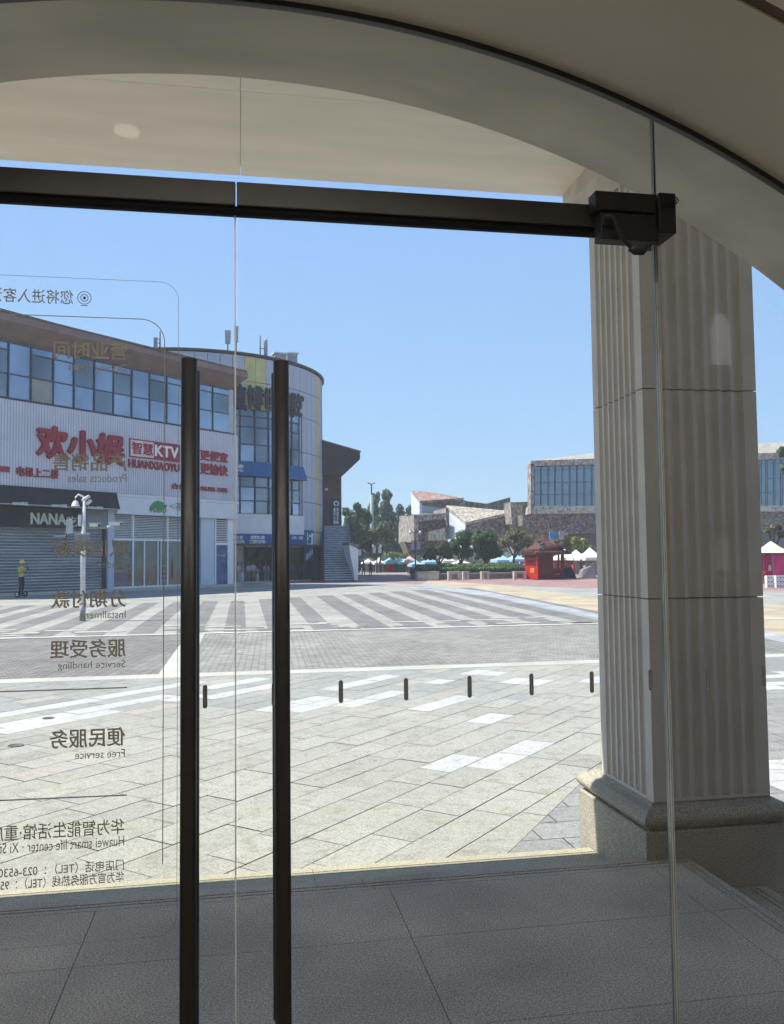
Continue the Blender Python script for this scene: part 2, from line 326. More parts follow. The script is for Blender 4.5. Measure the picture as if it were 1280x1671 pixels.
# red plaza on the right and beyond, yellow band, grey band
sheet('red_paving', [(19, 46), (16.5, 57), (12.2, 58.6), (11, 64), (4.5, 66), (2.2, 72), (3, 100), (60, 115), (90, 40), (30, 34)], GZ-0.016, red_pave)
sheet('yellow_paving', g2((700, 947), (800, 953), (980, 976), (1250, 985), (1330, 990), (1330, 1045), (1250, 1030), (980, 1002), (800, 966), (690, 952)), GZ-0.0105, yel_pave)
sheet('red_band_paving', [(19.5, 27.6), (19.5, 26.4), (60, 22), (60, 24)], GZ-0.004, red_pave)
sheet('grey_band_paving', g2((690, 952), (800, 966), (980, 1002), (1250, 1030), (1330, 1045), (1330, 1058), (1250, 1042), (980, 1009), (800, 974), (676, 956)), GZ-0.0062, blu_pave)
# crossing zone
sheet('crossing_paving', [(-16, 21.2), (30, 21.2), (30, 22.3), (10.4, 50), (-0.5, 43.5), (-16, 38)], GZ-0.012, light_pave)
sheet('kerb_strip', [(-16, 20.95), (30, 20.95), (30, 21.2), (-16, 21.2)], GZ-0.0, kerbw)
mb = MB()
apex = 110.0
def stripe(xa, xb, y0, y1, sk=0.0):
    f_ = lambda X, Y: (X+ (X*(Y-21.3)/apex if X > 0 else X*0.35*(Y-21.3)/apex) + sk*(Y-21.3), Y, GZ-0.008)
    mb.poly([f_(xa, y0), f_(xb, y0), f_(xb, y1), f_(xa, y1)])
starts = [(-0.42, 0.12), (0.66, 1.22), (1.77, 2.32), (3.02, 3.72), (4.14, 4.80), (5.35, 5.95), (6.42, 7.06), (7.60, 8.30), (8.85, 9.55), (10.1, 10.75)]
for xa, xb in starts: stripe(xa, xb, 21.3, 38.6+xa*1.12)
x = -1.55
while x > -13: stripe(x-0.0, x+0.62, 21.3, 38.2+x*0.1); x -= 1.16
# grey connecting tiles between the stripe ends
for i in range(26): 
    X = random.uniform(-10, 9); Y = 21.3+random.random()*1.2
    mb.poly([(X, Y, GZ-0.004), (X+0.6, Y, GZ-0.004), (X+0.6, Y+0.3, GZ-0.004), (X, Y+0.3, GZ-0.004)])
struct(mb.build('crossing_stripes', dark_pave, recalc=False))
mb = MB()
for i in range(18):
    X = random.uniform(-8, 9); Y = random.choice([21.6, 22.2, 22.9, 23.5])+random.random()*0.3; L = random.choice([0.6, 0.9, 1.2])
    mb.poly([(X, Y, GZ), (X+L, Y, GZ), (X+L, Y+0.3, GZ), (X, Y+0.3, GZ)])
struct(mb.build('crossing_white_tiles', kerbm, recalc=False))
# road of small setts
sheet('road', [(-0.85, 13.55), (30, 13.55), (30, 20.95), (-0.85, 20.95)], GZ-0.012, cobble)
sheet('road_dark_setts', [(-16, 13.55), (-1.25, 13.55), (-1.25, 20.95), (-16, 20.95)], GZ-0.012, cobble_d)
sheet('road_light_strip', [(-1.25, 13.55), (-0.85, 13.55), (-0.85, 20.95), (-1.25, 20.95)], GZ-0.008, kerbm)
struct(MB().box(-16, 30, 13.12, 13.55, GZ-0.10, GZ+0.008).build('kerb', kerbm, bevel=0.01))
# near paving: real slabs laid diagonally with open joints
slabm, n, l, b = nodes_of('paving_slabs')
at_ = n.new('ShaderNodeVertexColor'); at_.layer_name = 'Col'
tc = n.new('ShaderNodeTexCoord'); no = n.new('ShaderNodeTexNoise'); no.inputs['Scale'].default_value = 75; no.inputs['Detail'].default_value = 3; no.inputs['Roughness'].default_value = 0.8
l.new(tc.outputs['Object'], no.inputs[0]); r = ramp(n, [(0.33, (0.62,)*3), (0.5, (0.98,)*3), (0.66, (1.25,)*3)]); l.new(no.outputs[0], r.inputs[0])
n2 = n.new('ShaderNodeTexNoise'); n2.inputs['Scale'].default_value = 0.55; n2.inputs['Detail'].default_value = 6; l.new(tc.outputs['Object'], n2.inputs[0])
rr = ramp(n, [(0.35, (0.93, 0.93, 0.92)), (0.60, (1, 1, 1)), (0.78, (1.0, 0.93, 0.82))]); l.new(n2.outputs[0], rr.inputs[0])
mx = n.new('ShaderNodeMixRGB'); mx.blend_type = 'MULTIPLY'; mx.inputs[0].default_value = 1; l.new(at_.outputs[0], mx.inputs[1]); l.new(r.outputs[0], mx.inputs[2])
mx2 = n.new('ShaderNodeMixRGB'); mx2.blend_type = 'MULTIPLY'; mx2.inputs[0].default_value = 1; l.new(mx.outputs[0], mx2.inputs[1]); l.new(rr.outputs[0], mx2.inputs[2])
n3 = n.new('ShaderNodeTexNoise'); n3.inputs['Scale'].default_value = 7; n3.inputs['Detail'].default_value = 8; n3.inputs['Roughness'].default_value = 0.7; l.new(tc.outputs['Object'], n3.inputs[0])
r3 = ramp(n, [(0.32, (0.74, 0.73, 0.69)), (0.47, (1, 1, 1)), (0.7, (1.05,)*3)]); l.new(n3.outputs[0], r3.inputs[0])
mx3 = n.new('ShaderNodeMixRGB'); mx3.blend_type = 'MULTIPLY'; mx3.inputs[0].default_value = 1; l.new(mx2.outputs[0], mx3.inputs[1]); l.new(r3.outputs[0], mx3.inputs[2])
vs = n.new('ShaderNodeTexVoronoi'); vs.inputs['Scale'].default_value = 1.7; l.new(tc.outputs['Object'], vs.inputs['Vector'])
rs = ramp(n, [(0.02, (0.62, 0.60, 0.57)), (0.055, (1, 1, 1))]); l.new(vs.outputs['Distance'], rs.inputs[0])
wv = n.new('ShaderNodeTexNoise'); wv.inputs['Scale'].default_value = 1.6; wv.inputs['Detail'].default_value = 2; wv.inputs['Distortion'].default_value = 1.5; l.new(tc.outputs['Object'], wv.inputs[0])
rw = ramp(n, [(0.0, (1, 1, 1)), (0.485, (1, 1, 1)), (0.497, (0.90, 0.89, 0.87)), (0.509, (1, 1, 1))]); l.new(wv.outputs[0], rw.inputs[0])
mx4 = n.new('ShaderNodeMixRGB'); mx4.blend_type = 'MULTIPLY'; mx4.inputs[0].default_value = 1; l.new(mx3.outputs[0], mx4.inputs[1]); l.new(rs.outputs[0], mx4.inputs[2])
mx5 = n.new('ShaderNodeMixRGB'); mx5.blend_type = 'MULTIPLY'; mx5.inputs[0].default_value = 0.7; l.new(mx4.outputs[0], mx5.inputs[1]); l.new(rw.outputs[0], mx5.inputs[2])
l.new(mx5.outputs[0], b.inputs['Base Color']); b.inputs['Roughness'].default_value = 0.75; b.inputs['Specular IOR Level'].default_value = 0.2
bp = n.new('ShaderNodeBump'); bp.inputs['Strength'].default_value = 0.2; bp.inputs['Distance'].default_value = 0.004; l.new(no.outputs[0], bp.inputs['Height']); l.new(bp.outputs[0], b.inputs['Normal'])
joint = mat('joint_mortar', (0.16, 0.15, 0.13), 0.9, 0.2, 4)
sheet('paving_bed', [(-16, 3.0), (30, 3.0), (30, 13.12), (-16, 13.12)], GZ-0.012, joint)
def clip(poly, a, b_, c):      # keep a*x+b*y<=c
    out = []
    for i in range(len(poly)):
        p, q = poly[i], poly[(i+1) % len(poly)]
        dp, dq = a*p[0]+b_*p[1]-c, a*q[0]+b_*q[1]-c
        if dp <= 0: out.append(p)
        if (dp < 0) != (dq < 0) and abs(dp-dq) > 1e-9:
            t = dp/(dp-dq); out.append((p[0]+(q[0]-p[0])*t, p[1]+(q[1]-p[1])*t))
    return out
white_px = [(800, 1241), (776, 1243), (765, 1237), (845, 1230), (845, 1238), (795, 1177), (728, 1142), (712, 1150), (750, 1140), (845, 1113), (860, 1112), (700, 1113), (640, 1133), (600, 1140), (560, 1148), (520, 1150), (480, 1150), (640, 1108), (655, 1125), (560, 1118), (600, 1108), (530, 1125), (760, 1100), (800, 1098), (970, 1106), (490, 1145),
            (30, 1165), (60, 1160), (95, 1152), (130, 1145), (165, 1137), (200, 1130), (240, 1127), (265, 1122), (290, 1118), (350, 1118), (380, 1112), (420, 1108), (30, 1187), (60, 1183), (90, 1176), (125, 1168), (160, 1160), (190, 1154), (225, 1148), (255, 1142), (285, 1140), (400, 1130), (420, 1124), (435, 1122), (100, 1163), (20, 1178), (45, 1190), (8, 1190)]
white_pt = [Vector(G(x, y)[:2]) for x, y in white_px]
ANG = R_(42.5); du = Vector((math.sin(ANG), math.cos(ANG))); dv = Vector((math.cos(ANG), -math.sin(ANG)))
mb = MB(); cols = []
rowh, gap = 0.305, 0.004
for j in range(-62, 62):
    lens = []; u = -8 + random.random()*0.5
    while u < 24:
        L = random.choice([0.45, 0.6, 0.6, 0.6, 0.75, 0.9])
        v0 = j*rowh; q = [du*(u+gap)+dv*(v0+gap), du*(u+L-gap)+dv*(v0+gap), du*(u+L-gap)+dv*(v0+rowh-gap), du*(u+gap)+dv*(v0+rowh-gap)]
        c = (q[0]+q[2])/2
        if -9 < c.x < 14 and 3.2 < c.y < 13.8:
            poly = [tuple(p) for p in q]
            poly = clip(poly, 0, 1, 13.12); poly = clip(poly, 0, -1, -3.2)
            # wedge of bluish slabs beside the pillar starts right of this line
            A_ = Vector(G(829.7, 1390.8)[:2]); B_ = Vector(G(980, 1246.6)[:2]); nn = Vector((B_.y-A_.y, -(B_.x-A_.x)))
            poly = clip(poly, nn.x, nn.y, nn.dot(A_)) if poly else poly
            if len(poly) >= 3:
                far = c.y > 10.2 and c.x < 3.5
                k = random.uniform(0.94, 1.04); base = Vector((0.358, 0.350, 0.302)) if not far else Vector((0.315, 0.318, 0.292))
                if random.random() < 0.05: k *= 0.9
                if random.random() < 0.06: base = Vector((0.38, 0.355, 0.305))
                if any((c-p).dot(du)**2/0.1 + (c-p).dot(dv)**2/0.026 < 1 for p in white_pt): base = Vector((0.48, 0.48, 0.46)); k = random.uniform(0.94, 1.05)
                dz = random.uniform(-0.0015, 0.0015)
                mb.poly([(p[0], p[1], GZ+dz) for p in poly]); cols.append((base*k, len(poly)))
        u += L
# bluish slabs in the wedge, laid square to the steps
A_ = Vector(G(829.7, 1390.8)[:2]); B_ = Vector(G(980, 1246.6)[:2]); nn = Vector((B_.y-A_.y, -(B_.x-A_.x)))
for j in range(0, 32):
    y0 = 3.2+j*0.31; xx = 0.5+random.random()*0.4
    while xx < 14:
        L = random.choice([0.6, 0.75, 0.9])
        poly = clip([(xx+gap, y0+gap), (xx+L-gap, y0+gap), (xx+L-gap, y0+0.31-gap), (xx+gap, y0+0.31-gap)], -nn.x, -nn.y, -nn.dot(A_)-0.01); poly = clip(poly, 0, 1, 13.12) if poly else poly
        if len(poly) >= 3:
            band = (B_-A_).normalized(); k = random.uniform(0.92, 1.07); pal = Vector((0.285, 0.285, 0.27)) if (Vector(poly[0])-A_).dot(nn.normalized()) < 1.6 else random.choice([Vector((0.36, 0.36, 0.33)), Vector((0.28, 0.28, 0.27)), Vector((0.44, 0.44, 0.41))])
            cc_ = Vector(((poly[0][0]+poly[2][0])/2, (poly[0][1]+poly[2][1])/2))
            if any((cc_-Vector(G(*w_)[:2])).length < 0.42 for w_ in ((1268, 1250), (1290, 1262), (1262, 1118), (1275, 1098))): pal = Vector((0.5, 0.5, 0.48))
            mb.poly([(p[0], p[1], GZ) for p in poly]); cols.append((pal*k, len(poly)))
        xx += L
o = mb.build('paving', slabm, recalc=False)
ca = o.data.color_attributes.new('Col', 'FLOAT_COLOR', 'CORNER'); i = 0
for c, k in cols:
    for _ in range(k): ca.data[i].color = (c.x, c.y, c.z, 1); i += 1
for p in o.data.polygons:
    if p.normal.z < 0: p.flip()
struct(o)
# manhole covers
iron = mat('cast_iron', (0.12, 0.12, 0.11), 0.7, 0.25, 30, 0.2, 40, metal=0.3)
for (px, py, rr_, lb) in [(79, 1172, 0.062, 'small round iron cover in the white and grey slabs by the kerb'), (26, 1217, 0.072, 'round iron cover in pale slabs, nearest the camera on the left'), (1, 1110, 0.2, 'x')][:2]:
    p = G(px, py); c = MB().lathe([(rr_, -0.01), (rr_, 0.006), (rr_*0.93, 0.008), (rr_*0.9, 0.005), (0.01, 0.006)], n=28).build('manhole_cover', iron); c.location = p
    tag(c, lb, 'manhole cover', 'manhole covers in the paving')

# =================================================================== LANDING AND STEPS
AX0, AX1 = -8.0, 2.05
mb = MB(); mb.box(AX0, AX1, 2.6, 3.835, -0.30, 0.0)
jx = 0.0
floor_o = MB()
# landing slabs: individual stone tiles with thin joints
def tiles(mb_, x0, x1, y0, y1, z0, z1, xs, ys, g_=0.0015):
    for i in range(len(xs)-1):
        for j in range(len(ys)-1): mb_.box(max(x0, xs[i])+g_, min(x1, xs[i+1])-g_, ys[j]+g_, ys[j+1]-g_, z0, z1)
A = G(669, 1523, 0); B = G(790, 1660, 0); C_ = G(629, 1445, 0)
xs = [AX0, A.x-3.6, A.x-1.2*2, A.x-1.2, A.x, A.x+1.2, AX1]
ys = [-3.0, -2.0, -1.0, 0.0, 1.0, 2.0, 2.585, 3.205, 3.70]
landing = MB(); tiles(landing, AX0, AX1, -3, 3.7, -0.05, 0.0, xs, ys)
tiles(landing, AX0, AX1, 0, 0, -0.05, 0.0, [AX0, -5, -3.4, -1.8, -0.2+0.76, A.x+1.25, AX1-0.0], [3.70, 3.735])
tiles(landing, AX0, AX1, 0, 0, -0.05, 0.0, [AX0, -5, -3.4, -1.8, A.x-0.1, AX1-0.0], [3.741, 3.765])
tiles(landing, AX0, AX1, 0, 0, -0.05, 0.0, [AX0, -5, -3.4, -1.8, A.x-0.1, AX1-0.0], [3.771, 3.84])
struct(landing.build('landing', granite_l))
core = mat('joint_dark', (0.22, 0.19, 0.15), 0.9, 0.1, 3)
struct(MB().box(AX0+0.01, AX1-0.01, -3, 3.83, -0.34, -0.006).build('landing_core', core))
# lower step: wraps the front and the right side of the landing
st = MB()
for (y0, y1) in ((3.845, 4.335), (4.343, 4.368), (4.376, 4.44)):
    for xa, xb in ((AX0, -4.6), (-4.597, -2.2), (-2.197, 0.35), (0.353, 1.839)): st.box(xa, xb, y0, y1, -0.19, -0.15)
struct(st.build('step', granite_s))
struct(MB().box(AX0, 1.838, 3.84, 4.43, -0.34, -0.156).build('step_core', core))
st = MB()
for (x0_, x1_) in ((2.056, 2.335), (2.343, 2.368), (2.376, 2.43)): st.box(x0_, x1_, -1.0, 3.77, -0.19, -0.15)
struct(st.build('side_step', granite_b))
struct(MB().box(2.05, 2.42, -1.0, 3.77, -0.34, -0.156).build('side_step_core', core))
# raised strips at the landing's right edge
rb = MB()
for (x0_, x1_) in ((AX1-0.075, AX1-0.055), (AX1-0.040, AX1-0.022)): rb.box(x0_, x1_, -1.0, 3.69, 0.0005, 0.0035)
struct(rb.build('landing_nosing', granite_b))

# =================================================================== STORE BUILDING (arch wall, room, porch)
ARC_R, ARC_Z, Y0, YG, Y1 = 3.125, -0.285, 1.69, 2.15, 2.50
store = thing('store_building', (0, 2.14, 0), 'stone store building seen from inside, with a wide arched entrance and flat porch ceiling', 'building')
def arcpt(a, R): return R*math.sin(a), ARC_Z+R*math.cos(a)
amax = math.acos(-ARC_Z/ARC_R)
off = Vector((0, -2.14, 0))
# arch wall: solid between the circular opening and a rectangle
def archwall(y0, y1, m_, name, outer=None):
    mb_ = MB(); N = 96; prev = None; Ro, Zo = outer or (ARC_R, ARC_Z)
    for i in range(N+1):
        a = -amax + 2*amax*i/N; x_, z_ = arcpt(a, ARC_R)
        t_ = a/amax; top = (max(-5.5, min(5.5, x_*1.0)), 5.2)
        xo = Ro*math.sin(a); zo = max(-0.3, Zo+Ro*math.cos(a))
        cur = (x_, z_, xo, zo)
        if prev:
            xa, za, xp, zp_ = prev
            mb_.smooth = True; mb_.poly([(xa, y0, za), (x_, y0, z_), (xo, y1, zo), (xp, y1, zp_)]); mb_.smooth = False
            mb_.poly([(xa, y0, za), (xa, y0, 5.2), (x_, y0, 5.2), (x_, y0, z_)]); mb_.poly([(xp, y1, zp_), (xo, y1, zo), (x_, y1, 5.2), (xa, y1, 5.2)])
        prev = cur
    bm_ = mb_.build(name, m_, store); bm_.location = off
    for s_ in (-1, 1):
        xx_ = arcpt(amax, ARC_R)[0]
        a_, b__ = sorted((s_*xx_, s_*6.0)); q_ = MB().box(a_, b__, y0, y1, -0.3, 5.2).build('wall_end', m_, store); q_.location = off
    q_ = MB().box(-6, 6, y0, y1, 5.203, 5.5).build('wall_top', m_, store); q_.location = off
    return bm_
archwall(2.1702, Y1, stone, 'arch_wall', (3.0104, -0.181))
archwall(Y0, 2.1698, stone_in, 'inner_arch_wall')
wallpaint = mat('room_paint', (0.55, 0.50, 0.45), 0.8, 0.06, 1)
brownwall = mat('inner_wall_face', (0.10, 0.075, 0.06), 0.6, 0.1, 2)
q_ = MB()
N = 64
for i in range(N):
    a = -amax+2*amax*i/N; b2 = -amax+2*amax*(i+1)/N
    xa, za = arcpt(a, ARC_R+0.004); xb, zb = arcpt(b2, ARC_R+0.004); xc, zc = arcpt(b2, ARC_R+0.5); xd, zd = arcpt(a, ARC_R+0.5)
    q_.hexa([(xa, Y0-0.03, za), (xb, Y0-0.03, zb), (xb, Y0-0.002, zb), (xa, Y0-0.002, za), (xd, Y0-0.03, zd), (xc, Y0-0.03, zc), (xc, Y0-0.002, zc), (xd, Y0-0.002, zd)])
q_.build('arch_trim', brownwall, store).location = off
rm = MB(); rm.box(-5.8, -5.6, -3.2, Y0-0.04, 0, 4.0); rm.box(5.6, 5.8, -3.2, Y0-0.04, 0, 4.0); rm.box(-5.6, 5.6, -3.2, -3.0, 0, 4.0)
rm.build('room_wall', wallpaint, store).location = off
MB().box(-5.8, 5.8, -3.2, Y0-0.04, 4.002, 4.2).build('room_ceiling', wallpaint, store).location = off
MB().box(2.06, 5.8, -3.0, 2.7, -0.29, -0.001).build('room_floor', granite_l, store).location = off
# added row of unseen fill lamps, and the lamp mirrored in the glass
fill_lampm, n, l, b = nodes_of('fill_lamp_lit'); em_ = n.new('ShaderNodeEmission'); em_.inputs[0].default_value = (1.0, 0.95, 0.87, 1); em_.inputs[1].default_value = FILL_LAMP; l.new(em_.outputs[0], n['Material Output'].inputs[0])
lampm2, n, l, b = nodes_of('lamp_lit_dim'); em_ = n.new('ShaderNodeEmission'); em_.inputs[0].default_value = (1.0, 0.90, 0.70, 1); em_.inputs[1].default_value = 1.8; l.new(em_.outputs[0], n['Material Output'].inputs[0])
mirr = Vector((0, 4.3, 0)); rr_ = ray(207, 212); rr_ = Vector((rr_.x, -rr_.y, rr_.z)); tt = (4.0-H)/rr_.z; lampp = Vector((0, 4.3, 0))+Vector((0, 0, H))+rr_*tt
lw = [(x_, 0.55, 0.13, fill_lampm) for x_ in (-3.0, -1.8, -0.6, 0.6, 1.8, 3.0)]+[(lampp.x, lampp.y, 0.075, lampm2)]
lwl = ['added fill lamp at the far left of the unseen row', 'added fill lamp, second from the left in the unseen row', 'added fill lamp left of the room centre', 'added fill lamp right of the room centre', 'added fill lamp, second from the right in the unseen row', 'added fill lamp at the far right of the unseen row', 'small round ceiling lamp mirrored in the glass above the door header']
for (x_, y_, r_, m_), lb_ in zip(lw, lwl):
    t = thing('ceiling_lamp', (x_, y_, 4.0), lb_, 'ceiling lamp', 0, 'round lamps in the room ceiling')
    MB().lathe([(r_, -0.012), (r_, -0.002)], n=20).build('diffuser', m_, t); MB().tube([(0, 0, -0.008), (0, 0, -0.001)], r_*1.15, 20, False).build('trim_ring', white, t)
# lit arched niche and a display case on the room's back wall (mirrored faintly in the side glass)
nichem, n, l, b = nodes_of('niche_lit'); em_ = n.new('ShaderNodeEmission'); em_.inputs[0].default_value = (0.92, 0.96, 1.0, 1); em_.inputs[1].default_value = 0.75; l.new(em_.outputs[0], n['Material Output'].inputs[0])
def mirror(px, py): p_ = P(px, py, 2*YG+2.97); return Vector((p_.x, -2.97, p_.z))
nl, nr_, nb, nt_ = mirror(1163, 597), mirror(1192, 597), mirror(1177, 597), mirror(1177, 512)
t = thing('lit_niche', (nb.x, -2.97, nb.z), 'pale lit arched niche on the back wall, faintly mirrored on the pillar glass', 'niche')
w2 = (nr_.x-nl.x)/2; hh_ = nt_.z-nb.z; pts_ = [(-w2, 0), (w2, 0), (w2, hh_*0.55)]+[(w2*math.cos(a_), hh_*0.55+hh_*0.45*math.sin(a_)) for a_ in [math.pi*i/14 for i in range(1, 14)]]+[(-w2, hh_*0.55)]
MB().prism([(x_, 0.0, z_) for x_, z_ in pts_], (0, 0.02, 0)).build('panel', nichem, t); MB().box(-w2-0.04, w2+0.04, -0.02, 0.05, -0.05, -0.002).build('sill', white, t)
dl_, dr_ = mirror(1168, 975), mirror(1215, 880)
t = thing('display_case', ((dl_.x+dr_.x)/2, -2.8, 0), 'tall wall display case with lit shelves at the back of the room', 'display case'); w2 = (dr_.x-dl_.x)/2
MB().box(-w2-0.05, w2+0.05, -0.19, -0.15, 0, dr_.z+0.3).build('back_panel', wallpaint, t)
caselit, n, l, b = nodes_of('case_lit'); em_ = n.new('ShaderNodeEmission'); em_.inputs[0].default_value = (1.0, 0.86, 0.75, 1); em_.inputs[1].default_value = 0.35; l.new(em_.outputs[0], n['Material Output'].inputs[0])
MB().box(-w2, -0.02, -0.148, -0.13, dl_.z+0.25, dr_.z).build('lit_panel', caselit, t)
for k in range(5): MB().box(0.02, w2, -0.148, 0.05, dl_.z+0.12*k, dl_.z+0.12*k+0.02).build('shelf', white, t)
for k in range(2): MB().box(-w2*(1-k*1.2), -w2*(1-k*1.2)+0.12, -0.12, 0.0, dl_.z+0.03, dl_.z+0.2).build('case_item', white, t)
# porch ceiling slabs (stone boards) and front beam
CEIL, YF = 3.56, 4.77
pc = MB()
ysb = [Y1+0.003, 3.0, G(390, 152, 3.55).y, YF]
for j in range(3):
    k = 0; xx = -6.6 if j != 2 else -6.6
    while xx < 2.61:
        L = 3.3; x2 = min(2.62, xx+L)
        pc.box(xx+0.001, x2-0.001, ysb[j]+0.001, ysb[j+1]-0.001, CEIL, CEIL+0.05); xx += L
pc.build('porch_ceiling', mat('porch_board', (0.78, 0.71, 0.61), 0.7, 0.06, 1.4, 0.04, 30, stretch=(0.7, 4, 4)), store).location = off
MB().box(-6.5, 2.62, Y1+0.01, YF-0.003, CEIL+0.053, 5.3).build('porch_roof', stone, store).location = off

# pillars
SX0, SX1, SY0, SY1 = 1.91, 2.513, 3.832, 4.42
def make_pillar(label):
    t = thing('fluted_pillar', (SX0, SY0, GZ), label, 'pillar', group='fluted pillars of the porch')
    Wd, Dp = SX1-SX0, SY1-SY0
    def section(ins=0.0, flute=True):
        pts = []
        def side(ax, ay, dx, dy, L, nx, ny):
            m0 = 0.062 if flute else 0; n_ = 7; pitch = (L-2*m0)/n_
            pts.append((ax, ay))
            if not flute: return
            for i in range(n_):
                for k in range(0, 9):
                    t_ = k/8.0; u_ = m0+pitch*(i+0.12+0.76*t_); dd = 0.020*math.sin(math.pi*t_)**0.8
                    pts.append((ax+dx*u_-nx*dd, ay+dy*u_-ny*dd))
        side(0, 0, 1, 0, Wd, 0, -1); side(Wd, 0, 0, 1, Dp, 1, 0); side(Wd, Dp, -1, 0, Wd, 0, 1); side(0, Dp, 0, -1, Dp, -1, 0)
        return pts
    sec = section(); drums = [(0.560, 1.500-0.003), (1.503, 2.511), (2.517, 3.60)]
    for i, (z0, z1) in enumerate(drums):
        mb_ = MB(); n_ = len(sec); b0 = len(mb_.v)
        mb_.v += [Vector((x_, y_, z0)) for x_, y_ in sec]+[Vector((x_, y_, z1)) for x_, y_ in sec]
        for k in range(n_): mb_.face((k, (k+1) % n_, n_+(k+1) % n_, n_+k))
        mb_.face(list(range(n_))[::-1]); mb_.face(range(n_, 2*n_))
        mb_.build('shaft', pill, t)
    MB().box(0, Wd, 0, Dp, 0.545, 0.5595).build('shaft_foot', pill, t)
    MB().box(0.02, Wd-0.02, 0.02, Dp-0.02, 0.55, 3.6).build('joint_core', joint, t)
    # half round base moulding
    def ring(prof, name, m_, ox0, ox1, oy0, oy1):
        mb_ = MB(); rings = []
        for (o_, z_) in prof:
            b_ = len(mb_.v); mb_.v += [Vector(p) for p in ((-ox0-o_, -oy0-o_, z_), (Wd+ox1+o_, -oy0-o_, z_), (Wd+ox1+o_, Dp+oy1+o_, z_), (-ox0-o_, Dp+oy1+o_, z_))]; rings.append(b_)
        for i in range(len(rings)-1):
            for k in range(4): mb_.face((rings[i]+k, rings[i]+(k+1) % 4, rings[i+1]+(k+1) % 4, rings[i+1]+k))
        mb_.face([rings[0]+k for k in range(4)][::-1]); mb_.face([rings[-1]+k for k in range(4)])
        return mb_.build(name, m_, t)
    prof = [(-0.005, 0.428), (0.0, 0.436)]+[(0.006+0.030*math.sin(math.pi*k/10), 0.438+0.082*k/10) for k in range(11)]+[(-0.03, 0.528), (-0.045, 0.5445)]
    ring(prof, 'base_moulding', granite_b, 0.045, 0.045, 0.035, 0.14)
    ring([(0, 0), (0, 0.420), (-0.006, 0.427)], 'plinth', granite_b, 0.068, 0.09, 0.053, 0.16)
    ring([(0, 3.603), (0, 3.70), (0.012, 3.712), (0.012, 3.75), (0.018, 3.76), (0.018, 3.859)], 'capital', stone, 0.0, 0.05, 0.03, 0.31)
    return t
pl = make_pillar('beige fluted stone pillar on a granite plinth at the corner of the porch')
# =================================================================== GLASS FRONT
T = 0.006
def arc_top(x, R=ARC_R-0.0195): return ARC_Z+math.sqrt(max(0, R*R-x*x))
# curved channel that holds the glass
mb = MB()
for i in range(96):
    a = -amax+2*amax*i/96; b2 = -amax+2*amax*(i+1)/96
    p = [arcpt(a, ARC_R-0.016), arcpt(b2, ARC_R-0.016), arcpt(b2, ARC_R-0.001), arcpt(a, ARC_R-0.001)]
    (xa, za), (xb, zb), (xc, zc), (xd, zd) = p
    mb.hexa([(xa, YG-0.010, za), (xb, YG-0.010, zb), (xb, YG+0.010, zb), (xa, YG+0.010, za), (xd, YG-0.010, zd), (xc, YG-0.010, zc), (xc, YG+0.010, zc), (xd, YG+0.010, zd)])
tag(mb.build('arch_glazing_channel', black_metal), 'thin dark curved metal channel holding the glass under the arch', 'glazing channel')
def pane(parent, x0, x1, z0, z1, edge_l=False, edge_r=False, arch=False, name='pane'):
    mb_ = MB(); N_ = 60 if arch else 1
    mb_.use(glass)
    pts = [(x0, z0), (x1, z0)] + ([(x1+(x0-x1)*i/N_, arc_top(x1+(x0-x1)*i/N_)) for i in range(N_+1)] if arch else [(x1, z1), (x0, z1)])
    n_ = len(pts); mb_.v += [Vector((x_, YG-T, z_)) for x_, z_ in pts]+[Vector((x_, YG+T, z_)) for x_, z_ in pts]
    mb_.face(range(n_)); mb_.face(range(2*n_-1, n_-1, -1)); mb_.use(glass_rim)
    for k in range(n_): mb_.face(((k+1) % n_, k, n_+k, n_+(k+1) % n_))
    o_ = mb_.build(name, None, parent)
    for fl, x_, s_ in ((edge_l, x0, -1), (edge_r, x1, 1)):
        if fl:
            top = arc_top(x_) if arch else z1
            if fl is glass_seam:
                a_, b_ = sorted((x_+s_*0.0005, x_+s_*0.0045)); MB().box(a_, b_, YG-T, YG+T, z0, top-0.002).build('glass_edge', fl, o_)
            else:
                for q0, q1, m2_ in ((0.0005, 0.0020, edge_white), (0.0023, 0.0048, glass_edge), (0.0051, 0.0066, edge_white)):
                    a_, b_ = sorted((x_+s_*q0, x_+s_*q1)); MB().box(a_, b_, YG-T, YG+T, z0, top-0.004).build('glass_edge', m2_, o_)
    return o_
HT, HB = 2.345, 2.272
def door_leaf(x0, x1, hx, label, el, er):
    t = thing('glass_door', ((x0+x1)/2, YG, 0.012), label, 'door')
    c_ = Vector((-(x0+x1)/2, -YG, -0.012))
    def shift(o_): o_.location = c_; return o_
    shift(pane(t, x0, x1, 0.012, HB-0.003, el, er))
    for yy in (YG-0.068, YG+0.068):
        h = MB(); h.tube([(hx, yy, 0.265), (hx, yy, 1.885)], 0.019, 20)
        s_ = 1 if yy < YG else -1
        h2 = shift(h.build('handle', black_metal, t))
        for zz in (0.55, 1.6):
            mb_ = MB().tube([(hx, yy+s_*0.015, zz), (hx, YG-s_*0.0065, zz)], 0.009, 10); mb_.build('handle_stud', black_metal, h2)
    return t
dl = door_leaf(-1.12, -0.016, -0.1215, 'left frameless glass door printed with opening hours lettering and a long black pull handle', False, glass_seam)
dr = door_leaf(-0.006, 1.112, 0.0965, 'right frameless glass door with a long black pull handle and a row of short grey marks', False, glass_edge)
